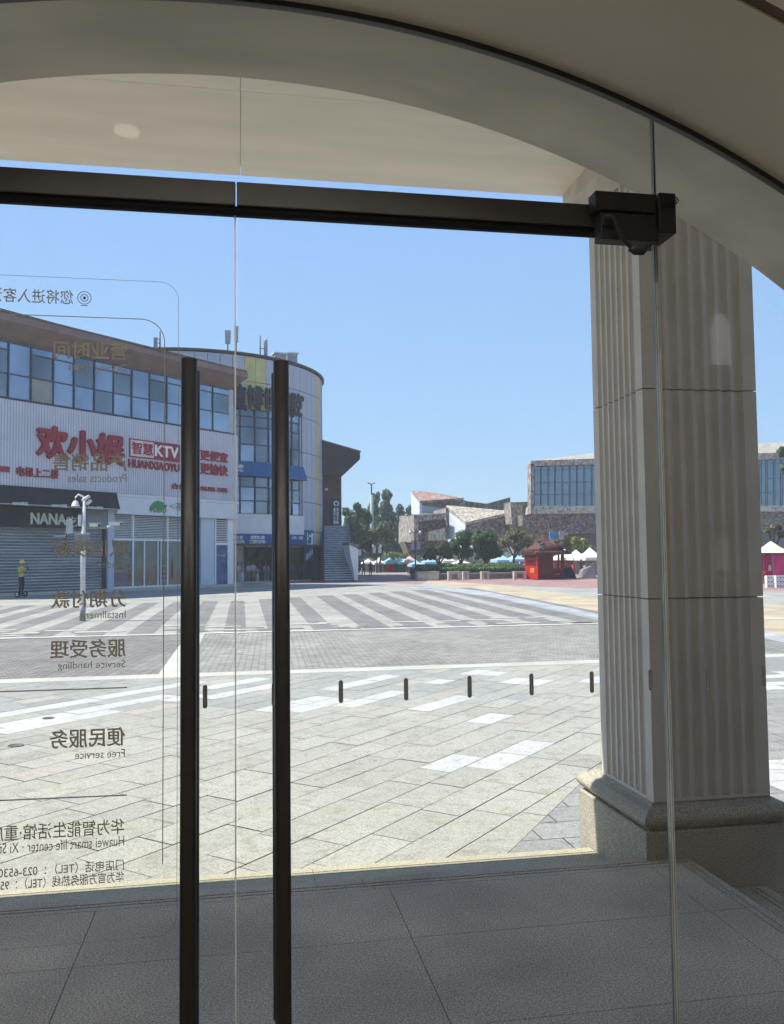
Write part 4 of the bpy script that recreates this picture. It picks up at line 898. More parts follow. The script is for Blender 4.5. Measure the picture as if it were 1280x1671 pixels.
# cladding panels: columns between angles, rows
tw0, tw1 = th(372), th(494)
ty0, ty1 = th(400), th(436)
rowz = [ZWT, ZWT+(ZT-ZWT)*0.52, ZT-0.15]
edges = [tl]
colw = (ty1-ty0)/2
t_ = ty0
left = []
while t_ > -1.2: t_ -= colw; left.append(t_)
edges = sorted(left)+[ty0, ty0+colw, ty1]
t_ = ty1
while t_ < 1.9: t_ += colw; edges.append(t_)
ye0, ye1 = th(512), th(523.5)
g_ = 0.0016
iye = min(range(len(edges)-1), key=lambda q: abs((edges[q]+edges[q+1])/2-(ye0+ye1)/2))
for i in range(len(edges)-1):
    a_, b_ = edges[i], edges[i+1]; mid = (a_+b_)/2
    isy = ty0 < mid < ty1 or i == iye
    zz = [ZWT, ZWT+(ZT-ZWT)*0.5, ZT-0.15]
    if mid > tw1: zz = [ZBB, ZBT+0.3, ZWB+1.2, ZAB+0.4, ZWT-3, ZWT, ZWT+(ZT-ZWT)*0.5, ZT-0.15]
    pm = MB()
    for z0_, z1_ in zip(zz, zz[1:]):
        pm.hexa([cp3(a_+g_, CR-0.1, z0_+0.03), cp3(b_-g_, CR-0.1, z0_+0.03), cp3(b_-g_, CR-0.34, z0_+0.03), cp3(a_+g_, CR-0.34, z0_+0.03), cp3(a_+g_, CR-0.1, z1_-0.03), cp3(b_-g_, CR-0.1, z1_-0.03), cp3(b_-g_, CR-0.34, z1_-0.03), cp3(a_+g_, CR-0.34, z1_-0.03)])
        z = z0_+0.12
        while z < z1_-0.1 and -0.4 < mid < 1.6: pm.hexa([cp3(a_+g_*3, CR-0.07, z), cp3(b_-g_*3, CR-0.07, z), cp3(b_-g_*3, CR-0.1, z), cp3(a_+g_*3, CR-0.1, z), cp3(a_+g_*3, CR-0.085, z+0.09), cp3(b_-g_*3, CR-0.085, z+0.09), cp3(b_-g_*3, CR-0.1, z+0.09), cp3(a_+g_*3, CR-0.1, z+0.09)]); z += 0.17
    pm.build('cladding_panel', yellow if isy else perf, b2)
# curtain windows
def curtain(t0, t1, z0, z1, cols_, rows_, seed):
    rnd = random.Random(seed); gob = MB(); fr = MB()
    ts = [t0+(t1-t0)*i/cols_ for i in range(cols_+1)]; zs = [z0+(z1-z0)*r_ for r_ in rows_]
    for i in range(cols_):
        for j in range(len(zs)-1):
            gob.use(rnd.choice([win_a, win_b, win_b, win_a])); j_ = rnd.uniform(-0.02, 0.02)
            gob.poly([cp3(ts[i], CR-0.2+j_, zs[j]), cp3(ts[i+1], CR-0.2-j_, zs[j]), cp3(ts[i+1], CR-0.2-j_, zs[j+1]), cp3(ts[i], CR-0.2+j_, zs[j+1])])
            fr.bar(cp3(ts[i], CR-0.16, zs[j]), cp3(ts[i+1], CR-0.16, zs[j]), 0.09)
        fr.bar(cp3(ts[i], CR-0.14, z0), cp3(ts[i], CR-0.14, z1), 0.10)
    fr.bar(cp3(ts[-1], CR-0.14, z0), cp3(ts[-1], CR-0.14, z1), 0.16)
    w_ = gob.build('window', None, b2, recalc=False); fr.build('window_frame', frame_b, w_)
curtain(tw0-0.35, tw1, ZAW, ZWT, 9, [0, 0.33, 0.66, 0.86, 1], 4)
curtain(tw0-0.35, tw1, ZWB, ZAB, 9, [0, 0.35, 0.72, 1], 5)
# blue awning, white band, blue fascia
mb = MB(); a_, b_ = th(378, 765), th(496, 765); n_ = 18
for i in range(n_):
    p_, q_ = a_+(b_-a_)*i/n_, a_+(b_-a_)*(i+1)/n_
    mb.hexa([cp3(p_, CR+0.35, ZAB), cp3(q_, CR+0.35, ZAB), cp3(q_, CR-0.2, ZAB), cp3(p_, CR-0.2, ZAB), cp3(p_, CR+0.0, ZAW), cp3(q_, CR+0.0, ZAW), cp3(q_, CR-0.2, ZAW), cp3(p_, CR-0.2, ZAW)])
awn = mb.build('awning', blue, b2)
patch(-0.7, th(496), ZBT, ZWB-0.02, CR-0.02, CR-0.33, 'white_band', offwhite, b2)
fas = patch(-0.55, th(495), ZBB, ZBT-0.02, CR+0.1, CR-0.33, 'shop_fascia', navy, b2)
def ctext(body, px0, py0, px1, py1, m_, par, r_=CR+0.1, bold=0.04, depth=0.05, nm='lettering'):
    """letters bent onto the curved wall"""
    t0, z0_ = cyl(px0, py1, r_); t1, _ = cyl(px1, py1, r_); _, z1_ = cyl((px0+px1)/2, py0, r_); z0_ = cyl((px0+px1)/2, py1, r_)[1]
    o_ = lettering(nm, body, m_, par, t0*r_, t1*r_, z0_, z1_, 0, depth, False, bold)
    for v in o_.data.vertices: t_ = v.co.x/r_; rr_ = r_+0.01-v.co.y; v.co = Vector(cp3(t_, rr_, v.co.z))
    return o_
sgb = mat('sign_black', (0.02, 0.02, 0.025), 0.5, 0.1, 3)
ctext('植博世口腔', 374, 633, 491, 670, sgb, b2, CR+0.12, 0.05, 0.12)
ctext('°', 489, 647, 494, 655, sgb, b2, CR+0.12, 0.05, 0.12)
ctext('植博世口腔', 376, 874, 396, 880, white, fas, CR+0.11, 0.03, 0.03); ctext('口腔诊所', 378, 881, 399, 887, white, fas, CR+0.11, 0.03, 0.03)
ctext('植博世口腔', 409, 874, 432, 880, white, fas, CR+0.11, 0.03, 0.03); ctext('口腔诊所', 408, 881, 433, 887, white, fas, CR+0.11, 0.03, 0.03)
ctext('口腔', 385, 758, 397, 764, white, awn, CR+0.42, 0.04, 0.03); ctext('中心', 386, 765, 397, 770, white, awn, CR+0.42, 0.04, 0.03)
ctext('小吃 · 口腔', 476, 875, 494, 880, white, fas, CR+0.11, 0.02, 0.03)
# fruit shaped white emblem
t_, z_ = cyl(379, 858, CR); em = MB(); pts = []
for i in range(40):
    a_ = 2*math.pi*i/40; r_ = 0.42*(1-0.10*math.cos(2*a_)*1.0)*(1-0.22*math.exp(-((a_-math.pi/2)/0.28)**2)-0.12*math.exp(-((a_-1.5*math.pi)/0.25)**2)); x_ = r_*math.cos(a_); zz_ = r_*math.sin(a_)
    dx, dz = x_-0.50, zz_-0.06
    if math.hypot(dx, dz) < 0.26: k = 0.26/math.hypot(dx, dz); x_, zz_ = 0.50+dx*k, 0.06+dz*k
    pts.append((t_*CR+x_, zz_+z_-0.05))
em.poly([cp3(x_/CR, CR+0.12, zz_) for x_, zz_ in pts])
lfp = [(-0.02, 0.42), (0.02, 0.55), (0.16, 0.66), (0.14, 0.52), (0.06, 0.44)]
em.poly([cp3(t_+x_/CR, CR+0.12, z_+zz_) for x_, zz_ in lfp])
emo = em.build('white_emblem', white, b2); sd_ = emo.modifiers.new('s', 'SOLIDIFY'); sd_.thickness = 0.1; sd_.offset = 0
# ground floor shop: recessed back wall, glass, posts
patch(-0.6, 1.2, GZ-0.03, ZBB-0.02, CR-2.2, CR-2.4, 'shop_back_wall', mat('shop_back_dark', (0.09, 0.08, 0.08), 0.8, 0.5, 2), b2)
patch(-0.6, th(402), GZ-0.03, ZBB-0.02, CR-0.5, CR-0.6, 'pale_shop_panel', mat('pale_panel', (0.40, 0.37, 0.35), 0.7, 0.15, 2), b2)
patch(-0.6, th(520), ZBB-0.015, ZBB+0.1, CR+0.4, CR-2.4, 'shop_soffit', grey_d, b2)
for px in (402, 438, 452, 476, 500, 524): t_ = th(px, 900); MB().bar(cp3(t_, CR-0.2, GZ-0.02), cp3(t_, CR-0.2, ZBB-0.02), 0.12 if px < 500 else 0.3).build('shop_post', grey_d, b2)
patch(th(478), 1.4, GZ-0.03, ZBB, CR-0.62, CR-0.8, 'dark_green_wall', mat('dark_green_wall', (0.06, 0.075, 0.07), 0.8, 0.4, 1.5), b2)
patch(-0.6, th(505), GZ-0.03, GZ+0.12, CR+0.1, CR-0.2, 'door_sill', kerbm, b2)
tq = patch(th(496), th(511), cyl(500, 924)[1]+0.5, cyl(500, 865)[1], CR+0.02, CR-0.05, 'hanging_sign', tealblue, b2, 2)
ctext('上二楼', 500, 870, 511, 892, white, tq, CR+0.04, 0.04, 0.03)
mb = MB()
for k in range(5): t_, z_ = cyl(500+k*2.3, 905-k*2.4, CR+0.04); mb.bar(cp3(t_, CR+0.06, z_-0.5), cp3(t_, CR+0.06, z_), 0.07)
mb.build('stair_symbol', white, tq)
# clothes on display in the round building's shop
cl_white = mat('cloth_white', (0.50, 0.49, 0.48), 0.8, 0.15, 8); cl_brown = mat('cloth_brown', (0.20, 0.15, 0.12), 0.8, 0.2, 8); cl_grey = mat('cloth_grey', (0.30, 0.32, 0.34), 0.8, 0.2, 8)
for k, (px, up, lo, hh) in enumerate([(379, cl_white, cl_brown, 1.75), (391, cl_white, cl_grey, 1.6), (397, cl_grey, cl_white, 1.6), (407, cl_white, cl_grey, 1.6), (414, cl_white, cl_brown, 1.6), (422, cl_white, cl_brown, 1.7), (430, cl_grey, cl_white, 1.3), (446, cl_white, cl_grey, 1.6)]):
    t_ = th(px, 930); p = CC+Vector(cp3(t_, CR-0.3 if px < 402 else CR-0.9, GZ))
    mn = thing('mannequin', p, ['mannequin in white top and long brown skirt at the far left of the clothes shop', 'mannequin in white top and grey trousers beside the pale shop panel', 'mannequin in grey top and white skirt just left of the shop entrance post', 'mannequin in white top and grey skirt, first inside the dark clothes shop', 'mannequin in white top and brown trousers, second inside the dark clothes shop', 'tall mannequin in white top and brown skirt in the middle of the dark shop', 'short mannequin in grey top and pale skirt at the right of the dark shop', 'mannequin in white top beside the black door handle, under the shop fascia'][k], 'mannequin', 0, 'mannequins in the clothes shop')
    s_ = hh/1.75
    MB().lathe([(0.17*s_, 0.05), (0.22*s_, 0.4*s_), (0.18*s_, 0.9*s_), (0.14*s_, 1.0*s_)], n=10).build('skirt', lo, mn)
    mb = MB(); mb.lathe([(0.15*s_, 0.98*s_), (0.19*s_, 1.3*s_), (0.17*s_, 1.42*s_), (0.05*s_, 1.5*s_)], n=10)
    for q in (-1, 1): mb.tube([(q*0.17*s_, 0, 1.40*s_), (q*0.25*s_, -0.02, 1.15*s_), (q*0.24*s_, -0.08, 0.95*s_)], [0.06*s_, 0.05*s_, 0.035*s_], 8)
    mb.build('top', up, mn)
    MB().lathe([(0.04*s_, 1.49*s_), (0.05*s_, 1.55*s_), (0.095*s_, 1.66*s_), (0.08*s_, 1.74*s_), (0.02, 1.77*s_)], n=10).build('head', cl_brown, mn)
# roof equipment
def antenna(px, pyb, pyt, wd, kind, label):
    t_ = cyl(px, 600)[0]; p = CC+Vector(cp3(t_, CR-0.8, ZT)); zt_ = P(px, pyt, p.y).z
    a_ = thing('roof_antenna', p, label, 'antenna', 0, 'antennas on the round roof')
    MB().tube([(0, 0, -0.1), (0, 0, (zt_-ZT)*(1.0 if kind != 1 else 0.9))], 0.045, 8).build('mast', grey_d, a_)
    if kind == 0: MB().hexa([(-wd*0.42, -0.28, (zt_-ZT)*0.42), (wd*0.42, -0.28, (zt_-ZT)*0.42), (wd*0.42, -0.06, (zt_-ZT)*0.42), (-wd*0.42, -0.06, (zt_-ZT)*0.42), (-wd/2, -0.22, zt_-ZT), (wd/2, -0.22, zt_-ZT), (wd/2, -0.06, zt_-ZT), (-wd/2, -0.06, zt_-ZT)]).build('panel', mat('antenna_grey', (0.30, 0.31, 0.32), 0.6, 0.1, 3), a_, 0.02)
    else:
        MB().lathe([(wd/2, 0.1), (wd/2, (zt_-ZT)*0.7), (wd/3, (zt_-ZT)*0.78)], c=(0.45, 0, 0), n=10).build('panel', MATS['antenna_grey'], a_)
        MB().tube([(0, 0, (zt_-ZT)*0.4), (0.45, 0, (zt_-ZT)*0.4)], 0.03, 6).build('bracket', grey_d, a_)
antenna(377, 571, 540, 0.5, 0, 'wide short grey panel antenna, left one of the tall pair on the round roof')
antenna(392, 572, 533, 0.34, 0, 'tall narrow grey panel antenna beside the glass door seam')
antenna(434, 577, 544, 0.3, 1, 'thin mast with a rounded grey antenna on its right, standing alone on the round roof')
for k, (px, w_, h_, lb_) in enumerate([(474, 1.0, 0.5, 'low pale equipment box on the round roof'), (495, 0.9, 0.85, 'taller grey equipment box near the right end of the round roof')]):
    t_ = cyl(px, 600)[0]; p = CC+Vector(cp3(t_, CR-1.2, ZT))
    e_ = thing('roof_equipment', p, lb_, 'roof equipment', 0.2, 'boxes on the round roof')
    MB().box(-w_/2, w_/2, -0.4, 0.4, 0.0, h_+0.3).build('housing', MATS['antenna_grey'], e_, 0.03); MB().box(-w_/2-0.1, w_/2+0.1, -0.5, 0.5, h_+0.303, h_+0.42).build('cap', offwhite, e_)
# left antenna on the long building
p = FO+ev*fc(275, 570, 0)[0]-nv*1.0; a_ = thing('roof_antenna', (p.x, p.y, 14.9), 'small mast with brackets at the end of the brown eave', 'antenna')
za = P(275, 541, p.y).z-14.9
MB().tube([(0.12, 0, -0.3), (0.12, 0, za)], 0.05, 6).build('mast', grey_d, a_); MB().box(-0.28, -0.05, -0.1, 0.1, za*0.2, za*0.75).build('panel', MATS['antenna_grey'], a_)
for q in (0.3, 0.55, 0.7): MB().tube([(-0.2, 0, za*q), (0.14, 0, za*q)], 0.03, 5).build('bracket', grey_d, a_)

# =================================================================== BRICK BUILDING, STAIR, SIDE BLOCK
brickm = bricks('red_brick_wall', (0.16, 0.075, 0.065), (0.11, 0.055, 0.05), (0.12, 0.10, 0.09), 0.5, 0.16, 0, 0.02, swap=True, grain=3)
D3 = 79.0
b3 = thing('brick_building', (P(527, 900, D3).x, D3, GZ), 'dark brick building with a jutting sloped eave behind the outdoor stair', 'building')
o3 = Vector(b3.location); L3 = lambda px, py, D=D3: P(px, py, D)-o3
xl = L3(500, 800).x; xr = L3(557.5, 800).x; zt3 = L3(540, 772).z
MB().box(xl, xr, 0, 22, 0, zt3+0.6).build('wall', brickm, b3)
pr = [L3(500, 716), L3(527, 723.5), L3(585, 740.5), L3(585, 752), L3(558, 777.5), L3(500, 777.5)]
mb = MB(); mb.prism([(p.x, -1.2, p.z) for p in pr], (0, 22, 0)); rf = mb.build('roof', mat('dark_eave', (0.045, 0.042, 0.045), 0.7, 0.15, 1), b3)
mb = MB(); a_, c_ = L3(500, 716), L3(585, 740.5)
for i in range(60):
    y_ = -1.15+i*0.37; mb.tube([(a_.x, y_, a_.z+0.05), (c_.x, y_, c_.z+0.05)], 0.1, 6)
for i in range(30): x_ = a_.x+(c_.x-a_.x)*i/29; z_ = a_.z+(c_.z-a_.z)*i/29; mb.tube([(x_, -1.3, z_+0.06), (x_, -1.05, z_+0.06)], 0.09, 6)
mb.build('roof_tiles', rooftile, rf)
mb = MB(); mb.box(L3(529, 800).x, L3(540, 800).x, -0.05, 0.0, L3(530, 858).z, L3(530, 815).z); mb.build('doorway', grey_d, b3)
sg3 = MB().box(L3(541.5, 800).x, L3(555.5, 800).x, -0.25, -0.02, L3(545, 857).z, L3(545, 813.5).z).build('hanging_sign', mat('sign_slate', (0.025, 0.05, 0.085), 0.5, 0.15, 2), b3)
def sgl(body, a, y0, b, y1): p_, q_ = L3(a, y1), L3(b, y0); lettering('lettering', body, white, sg3, p_.x, q_.x, p_.z, q_.z, -0.256, 0.01, False, 0.03)
for i, ch in enumerate('重庆火锅'): sgl(ch, 544, 829+i*6.8, 547.5, 835+i*6.8)
for i, ch in enumerate('欢迎光临'): sgl(ch, 548.8, 829+i*6.8, 552.3, 835+i*6.8)
rg = MB(); c_ = L3(548.5, 822)
for i in range(20):
    a_ = 2*math.pi*i/20; b_ = 2*math.pi*(i+1)/20
    if 3 < i < 16 or True:
        rg.bar((c_.x+0.2*math.cos(a_), -0.27, c_.z+0.2*math.sin(a_)), (c_.x+0.2*math.cos(b_), -0.27, c_.z+0.2*math.sin(b_)), 0.10 if i not in (14, 15) else 0.01)
rg.build('ring_emblem', white, sg3)
MB().box(L3(530.8, 800).x, L3(535, 800).x, -0.3, 0, L3(530, 800.5).z, L3(530, 797).z).build('wall_lamp', offwhite, b3)
# stair
DB, DT = 68.5, 78.8
pb = G(530, 947); xL = P(530, 940, DB).x; WS = P(578, 940, DB).x-xL
zTop = P(545, 858.5, DT).z
stx = thing('outdoor_stair', (xL, DB, GZ), 'grey outdoor staircase with dark risers and side railing climbing beside the round building', 'stairs')
NS = 26; rise = (zTop-GZ)/NS; mb = MB(); mr = MB(); skew = (P(529, 860, DT).x-xL)
run_ = (DT-DB)/(NS+3)
y_ = 0; pts_top = []
stepm = mat('stair_stone', (0.55, 0.57, 0.60), 0.7, 0.15, 3); riserm = mat('stair_riser', (0.17, 0.19, 0.22), 0.7, 0.2, 3)
for i in range(NS):
    dpt = run_*(4 if i == 13 else 1); fx = skew*y_/(DT-DB)
    mb.box(fx, fx+WS, y_, y_+dpt+0.03, (i+1)*rise-0.05, (i+1)*rise); mr.box(fx+0.01, fx+WS-0.01, y_+0.04, y_+dpt+0.04, 0 if i < 3 else (i-2)*rise, (i+1)*rise-0.052)
    pts_top.append((fx, y_, (i+1)*rise)); y_ += dpt
mb.build('tread', stepm, stx); mr.build('riser', riserm, stx)
rl = MB()
for sd_, off_ in ((1, WS+0.08), (-1, -0.08)):
    prev = None
    for i, (fx, yy, zz) in enumerate(pts_top):
        if i % 2 == 0:
            rl.bar((fx+off_, yy+0.1, zz-0.25), (fx+off_, yy+0.1, zz+0.95), 0.05)
        cur = (fx+off_, yy+0.1, zz+0.95)
        if prev: rl.bar(prev, cur, 0.07); rl.bar((prev[0], prev[1], prev[2]-0.45), (cur[0], cur[1], cur[2]-0.45), 0.05); rl.bar((prev[0], prev[1], prev[2]-0.85), (cur[0], cur[1], cur[2]-0.85), 0.12)
        prev = cur
rl.build('railing', frame_b, stx)
MB().box(skew*0.9, skew*0.9+WS+0.2, y_-0.1, y_+0.6, zTop-GZ-0.3, zTop-GZ-0.01).build('top_landing', riserm, stx)
# white block beside the stair foot
DW = 68.2
b5 = thing('white_side_block', (P(578, 945, DW).x, DW, GZ), 'white wedge topped wall block at the foot of the stair railing', 'wall')
o5 = Vector(b5.location); q5 = [P(x_, y_, DW)-o5 for x_, y_ in [(579, 947), (584.5, 947), (585, 897), (582, 893.5), (570, 889), (572, 905), (577, 930)]]
MB().prism([(p.x, 0, max(p.z, 0)) for p in q5], (0, 4, 0)).build('wall', white, b5)
MB().prism([(p.x, -0.1, p.z+0.0) for p in [q5[3]+Vector((0.25, 0, 0.0)), q5[4]+Vector((-0.05, 0, 0.02)), q5[4]+Vector((-0.05, 0, 0.2)), q5[3]+Vector((0.25, 0, 0.2))]], (0, 4.2, 0)).build('coping', mat('coping_green', (0.16, 0.2, 0.19), 0.7), b5)
tag(MB().box(P(585.4, 900, 72).x, P(590, 900, 72).x, 72, 72.08, P(587, 906.5, 72).z, P(587, 896.5, 72).z).build('hanging_banner', offwhite), 'small white square banner fixed beside the white block', 'banner')
pots = thing('flower_rack', G(514, 944), 'rack of red flower pots at the left foot of the stair', 'plants')
o_ = leaves('foliage', leafmat('leaf_red', (0.05, 0.07, 0.03), (0.30, 0.06, 0.03), (0.5, 0.25, 0.08)), pots, [(0, 0, 1.3, 0.55, 0.9), (0.2, 0, 0.6, 0.7, 0.5), (-0.1, 0, 2.2, 0.25, 0.5)], 420, 0.09, seed=9)
mb = MB()
for z in (0.3, 0.9, 1.5):
    for x_ in (-0.4, 0, 0.4): mb.lathe([(0.11, z), (0.15, z+0.22), (0.13, z+0.22)], c=(x_, 0, 0), n=8)
mb.build('pots', mat('terracotta', (0.3, 0.12, 0.07), 0.8), pots)

# =================================================================== CCTV POLE
pbp = G(135, 1013)
pole = thing('camera_pole', pbp, 'white camera pole with a lamp arm and equipment boxes standing on the striped paving', 'camera pole')
def LP(px, py): return P(px, py, pbp.y)-pbp
polem = mat('pole_white', (0.62, 0.62, 0.60), 0.55, 0.12, 6)
polegrey = mat('pole_grey', (0.33, 0.33, 0.33), 0.6, 0.15, 5)
zt_ = LP(139, 812).z
MB().tube([(0, 0, 0), (0, 0, 0.55)], 0.085, 14).build('base_sleeve', polegrey, pole)
MB().tube([(0, 0, 0.55), (0, 0, 2.0), (0.02, 0, zt_)], [0.075, 0.068, 0.05], 14).build('shaft', polem, pole)
MB().tube([(0, 0, 0.48), (0, 0, 0.56)], 0.10, 14).build('clamp', polegrey, pole)
p1 = LP(139, 812); p2 = LP(128, 807); p3 = LP(123.5, 812)
ar = MB().tube([p1, p2, p3, LP(123.5, 818)], [0.03, 0.028, 0.025, 0.03], 8).build('lamp_arm', polem, pole)
c_ = LP(123.5, 825); MB().lathe([(0.05, 0.14), (0.09, 0.08), (0.12, -0.01), (0.13, -0.02), (0.02, -0.02)][::-1], c=c_, n=14).build('lamp_shade', polem, ar)
mb = MB(); c_ = LP(141, 814); mb.tube([c_+Vector((-0.12, 0, -0.06)), c_+Vector((0.1, -0.05, 0.08))], 0.05, 8); mb.tube([c_+Vector((0.02, 0, -0.15)), c_+Vector((0.14, -0.04, -0.05))], 0.055, 8); mb.build('top_bracket', polem, pole)
a_, b_ = LP(122, 889), LP(147, 872)
MB().box(-0.15+(-0.06), 0.19, -0.20, -0.09, LP(139, 893).z, LP(139, 872.5).z).build('equipment_box', mat('box_grey', (0.24, 0.235, 0.21), 0.6, 0.12, 3), pole, 0.01)
MB().box(-0.22, 0.20, -0.21, -0.085, LP(139, 872.3).z, LP(139, 871).z).build('box_lid', polem, pole)
# cross arm with cameras to the right
zA = LP(150, 862).z
cr_ = MB().bar((0.0, -0.02, zA), (LP(202, 862).x, -0.02, zA), 0.03).build('cross_arm', polegrey, pole)
MB().box(-0.14, -0.06, -0.1, 0.1, LP(0, 858).z-0.02, LP(0, 846).z+0.1).build('side_box', polem, pole)
def cctv(px0, px1, pyt, par):
    a_ = LP(px0, pyt+5); b_ = LP(px1, pyt+5); w_ = MB()
    w_.box(a_.x, b_.x, -0.10, 0.04, a_.z-0.045, a_.z+0.045); o_ = w_.build('camera', polem, par, 0.01)
    MB().box(a_.x-0.03, b_.x+0.07, -0.12, 0.06, a_.z+0.048, a_.z+0.062).build('sunshield', polem, o_)
    MB().tube([(b_.x, -0.03, a_.z-0.005), (b_.x+0.04, -0.03, a_.z-0.005)], 0.04, 10).build('lens', grey_d, o_)
    MB().tube([((a_.x+b_.x)/2, -0.02, a_.z-0.045), ((a_.x+b_.x)/2, -0.02, zA)], 0.018, 6).build('mount', polegrey, o_)
cctv(147, 161, 852, cr_); cctv(179, 197, 850, cr_)
MB().tube([(LP(175, 862).x, -0.02, zA+0.04), (LP(181, 863).x, -0.02, zA+0.04)], 0.03, 8).build('arm_joint', polem, pole)
# left side: vertical floodlight panel, dome camera, thin bar
q_ = LP(113, 850); MB().hexa([(LP(110, 850).x, -0.14, LP(0, 872).z), (LP(121, 850).x, -0.14, LP(0, 872).z+0.02), (LP(121, 850).x, -0.04, LP(0, 872).z+0.02), (LP(110, 850).x, -0.04, LP(0, 872).z), (LP(109, 850).x, -0.14, LP(0, 849).z), (LP(119, 850).x, -0.14, LP(0, 848).z), (LP(119, 850).x, -0.04, LP(0, 848).z), (LP(109, 850).x, -0.04, LP(0, 849).z)]).build('flood_lamp', mat('flood_pale', (0.42, 0.44, 0.42), 0.5, 0.1, 3), pole)
MB().bar((LP(115, 0).x, -0.09, LP(0, 870).z), (0, 0, LP(0, 868).z), 0.025).build('side_arm', polegrey, pole)
MB().tube([(LP(116.5, 0).x, -0.09, LP(0, 897).z), (LP(117.5, 0).x, -0.09, LP(0, 873).z)], 0.025, 8).build('hanging_mic', black_plastic, pole)
MB().bar((LP(100, 0).x, -0.09, LP(0, 875.5).z), (LP(116, 0).x, -0.09, LP(0, 875.5).z), 0.02).build('thin_bar', polem, pole)
MB().lathe([(0.02, -0.06), (0.055, -0.03), (0.06, 0.02), (0.03, 0.06), (0.015, 0.10)], c=(LP(124, 0).x, -0.08, LP(0, 853).z), n=12).build('dome_camera', white, pole)
MB().tube([(LP(125, 0).x, -0.05, LP(0, 856).z), (LP(128, 0).x, -0.02, LP(0, 862).z), (0, 0, LP(0, 870).z)], 0.012, 6).build('cable', black_plastic, pole)

# =================================================================== PEOPLE
def skin_body(name, joints, bones, par, matfn, mats_, sub=2):
    """one continuous skinned body: joints {name:(pos,radius)}"""
    names = list(joints); me = bpy.data.meshes.new(name)
    me.from_pydata([joints[k][0] for k in names], [(names.index(a), names.index(b_)) for a, b_ in bones], [])
    o = bpy.data.objects.new(name, me); scn.collection.objects.link(o)
    md = o.modifiers.new('s', 'SKIN'); md.use_smooth_shade = True
    for i, k in enumerate(names):
        r_ = joints[k][1]; sv = me.skin_vertices[0].data[i]; sv.radius = r_ if isinstance(r_, tuple) else (r_, r_); sv.use_root = (i == 0)
    sb = o.modifiers.new('u', 'SUBSURF'); sb.levels = sub; sb.render_levels = sub
    bpy.context.view_layer.update()
    m2 = bpy.data.meshes.new_from_object(o.evaluated_get(bpy.context.evaluated_depsgraph_get())); bpy.data.objects.remove(o)
    m2.name = name; m2.materials.clear()
    for mm in mats_: m2.materials.append(mm)
    for p in m2.polygons: p.material_index = matfn(p.center); p.use_smooth = True
    o = bpy.data.objects.new(name, m2); scn.collection.objects.link(o); o.parent = par; return o
skinm = mat('skin', (0.30, 0.17, 0.11), 0.6, 0.08, 6); hairm = mat('hair_black', (0.012, 0.010, 0.009), 0.6)
trou = mat('trousers_dark', (0.018, 0.02, 0.03), 0.8, 0.15, 6)
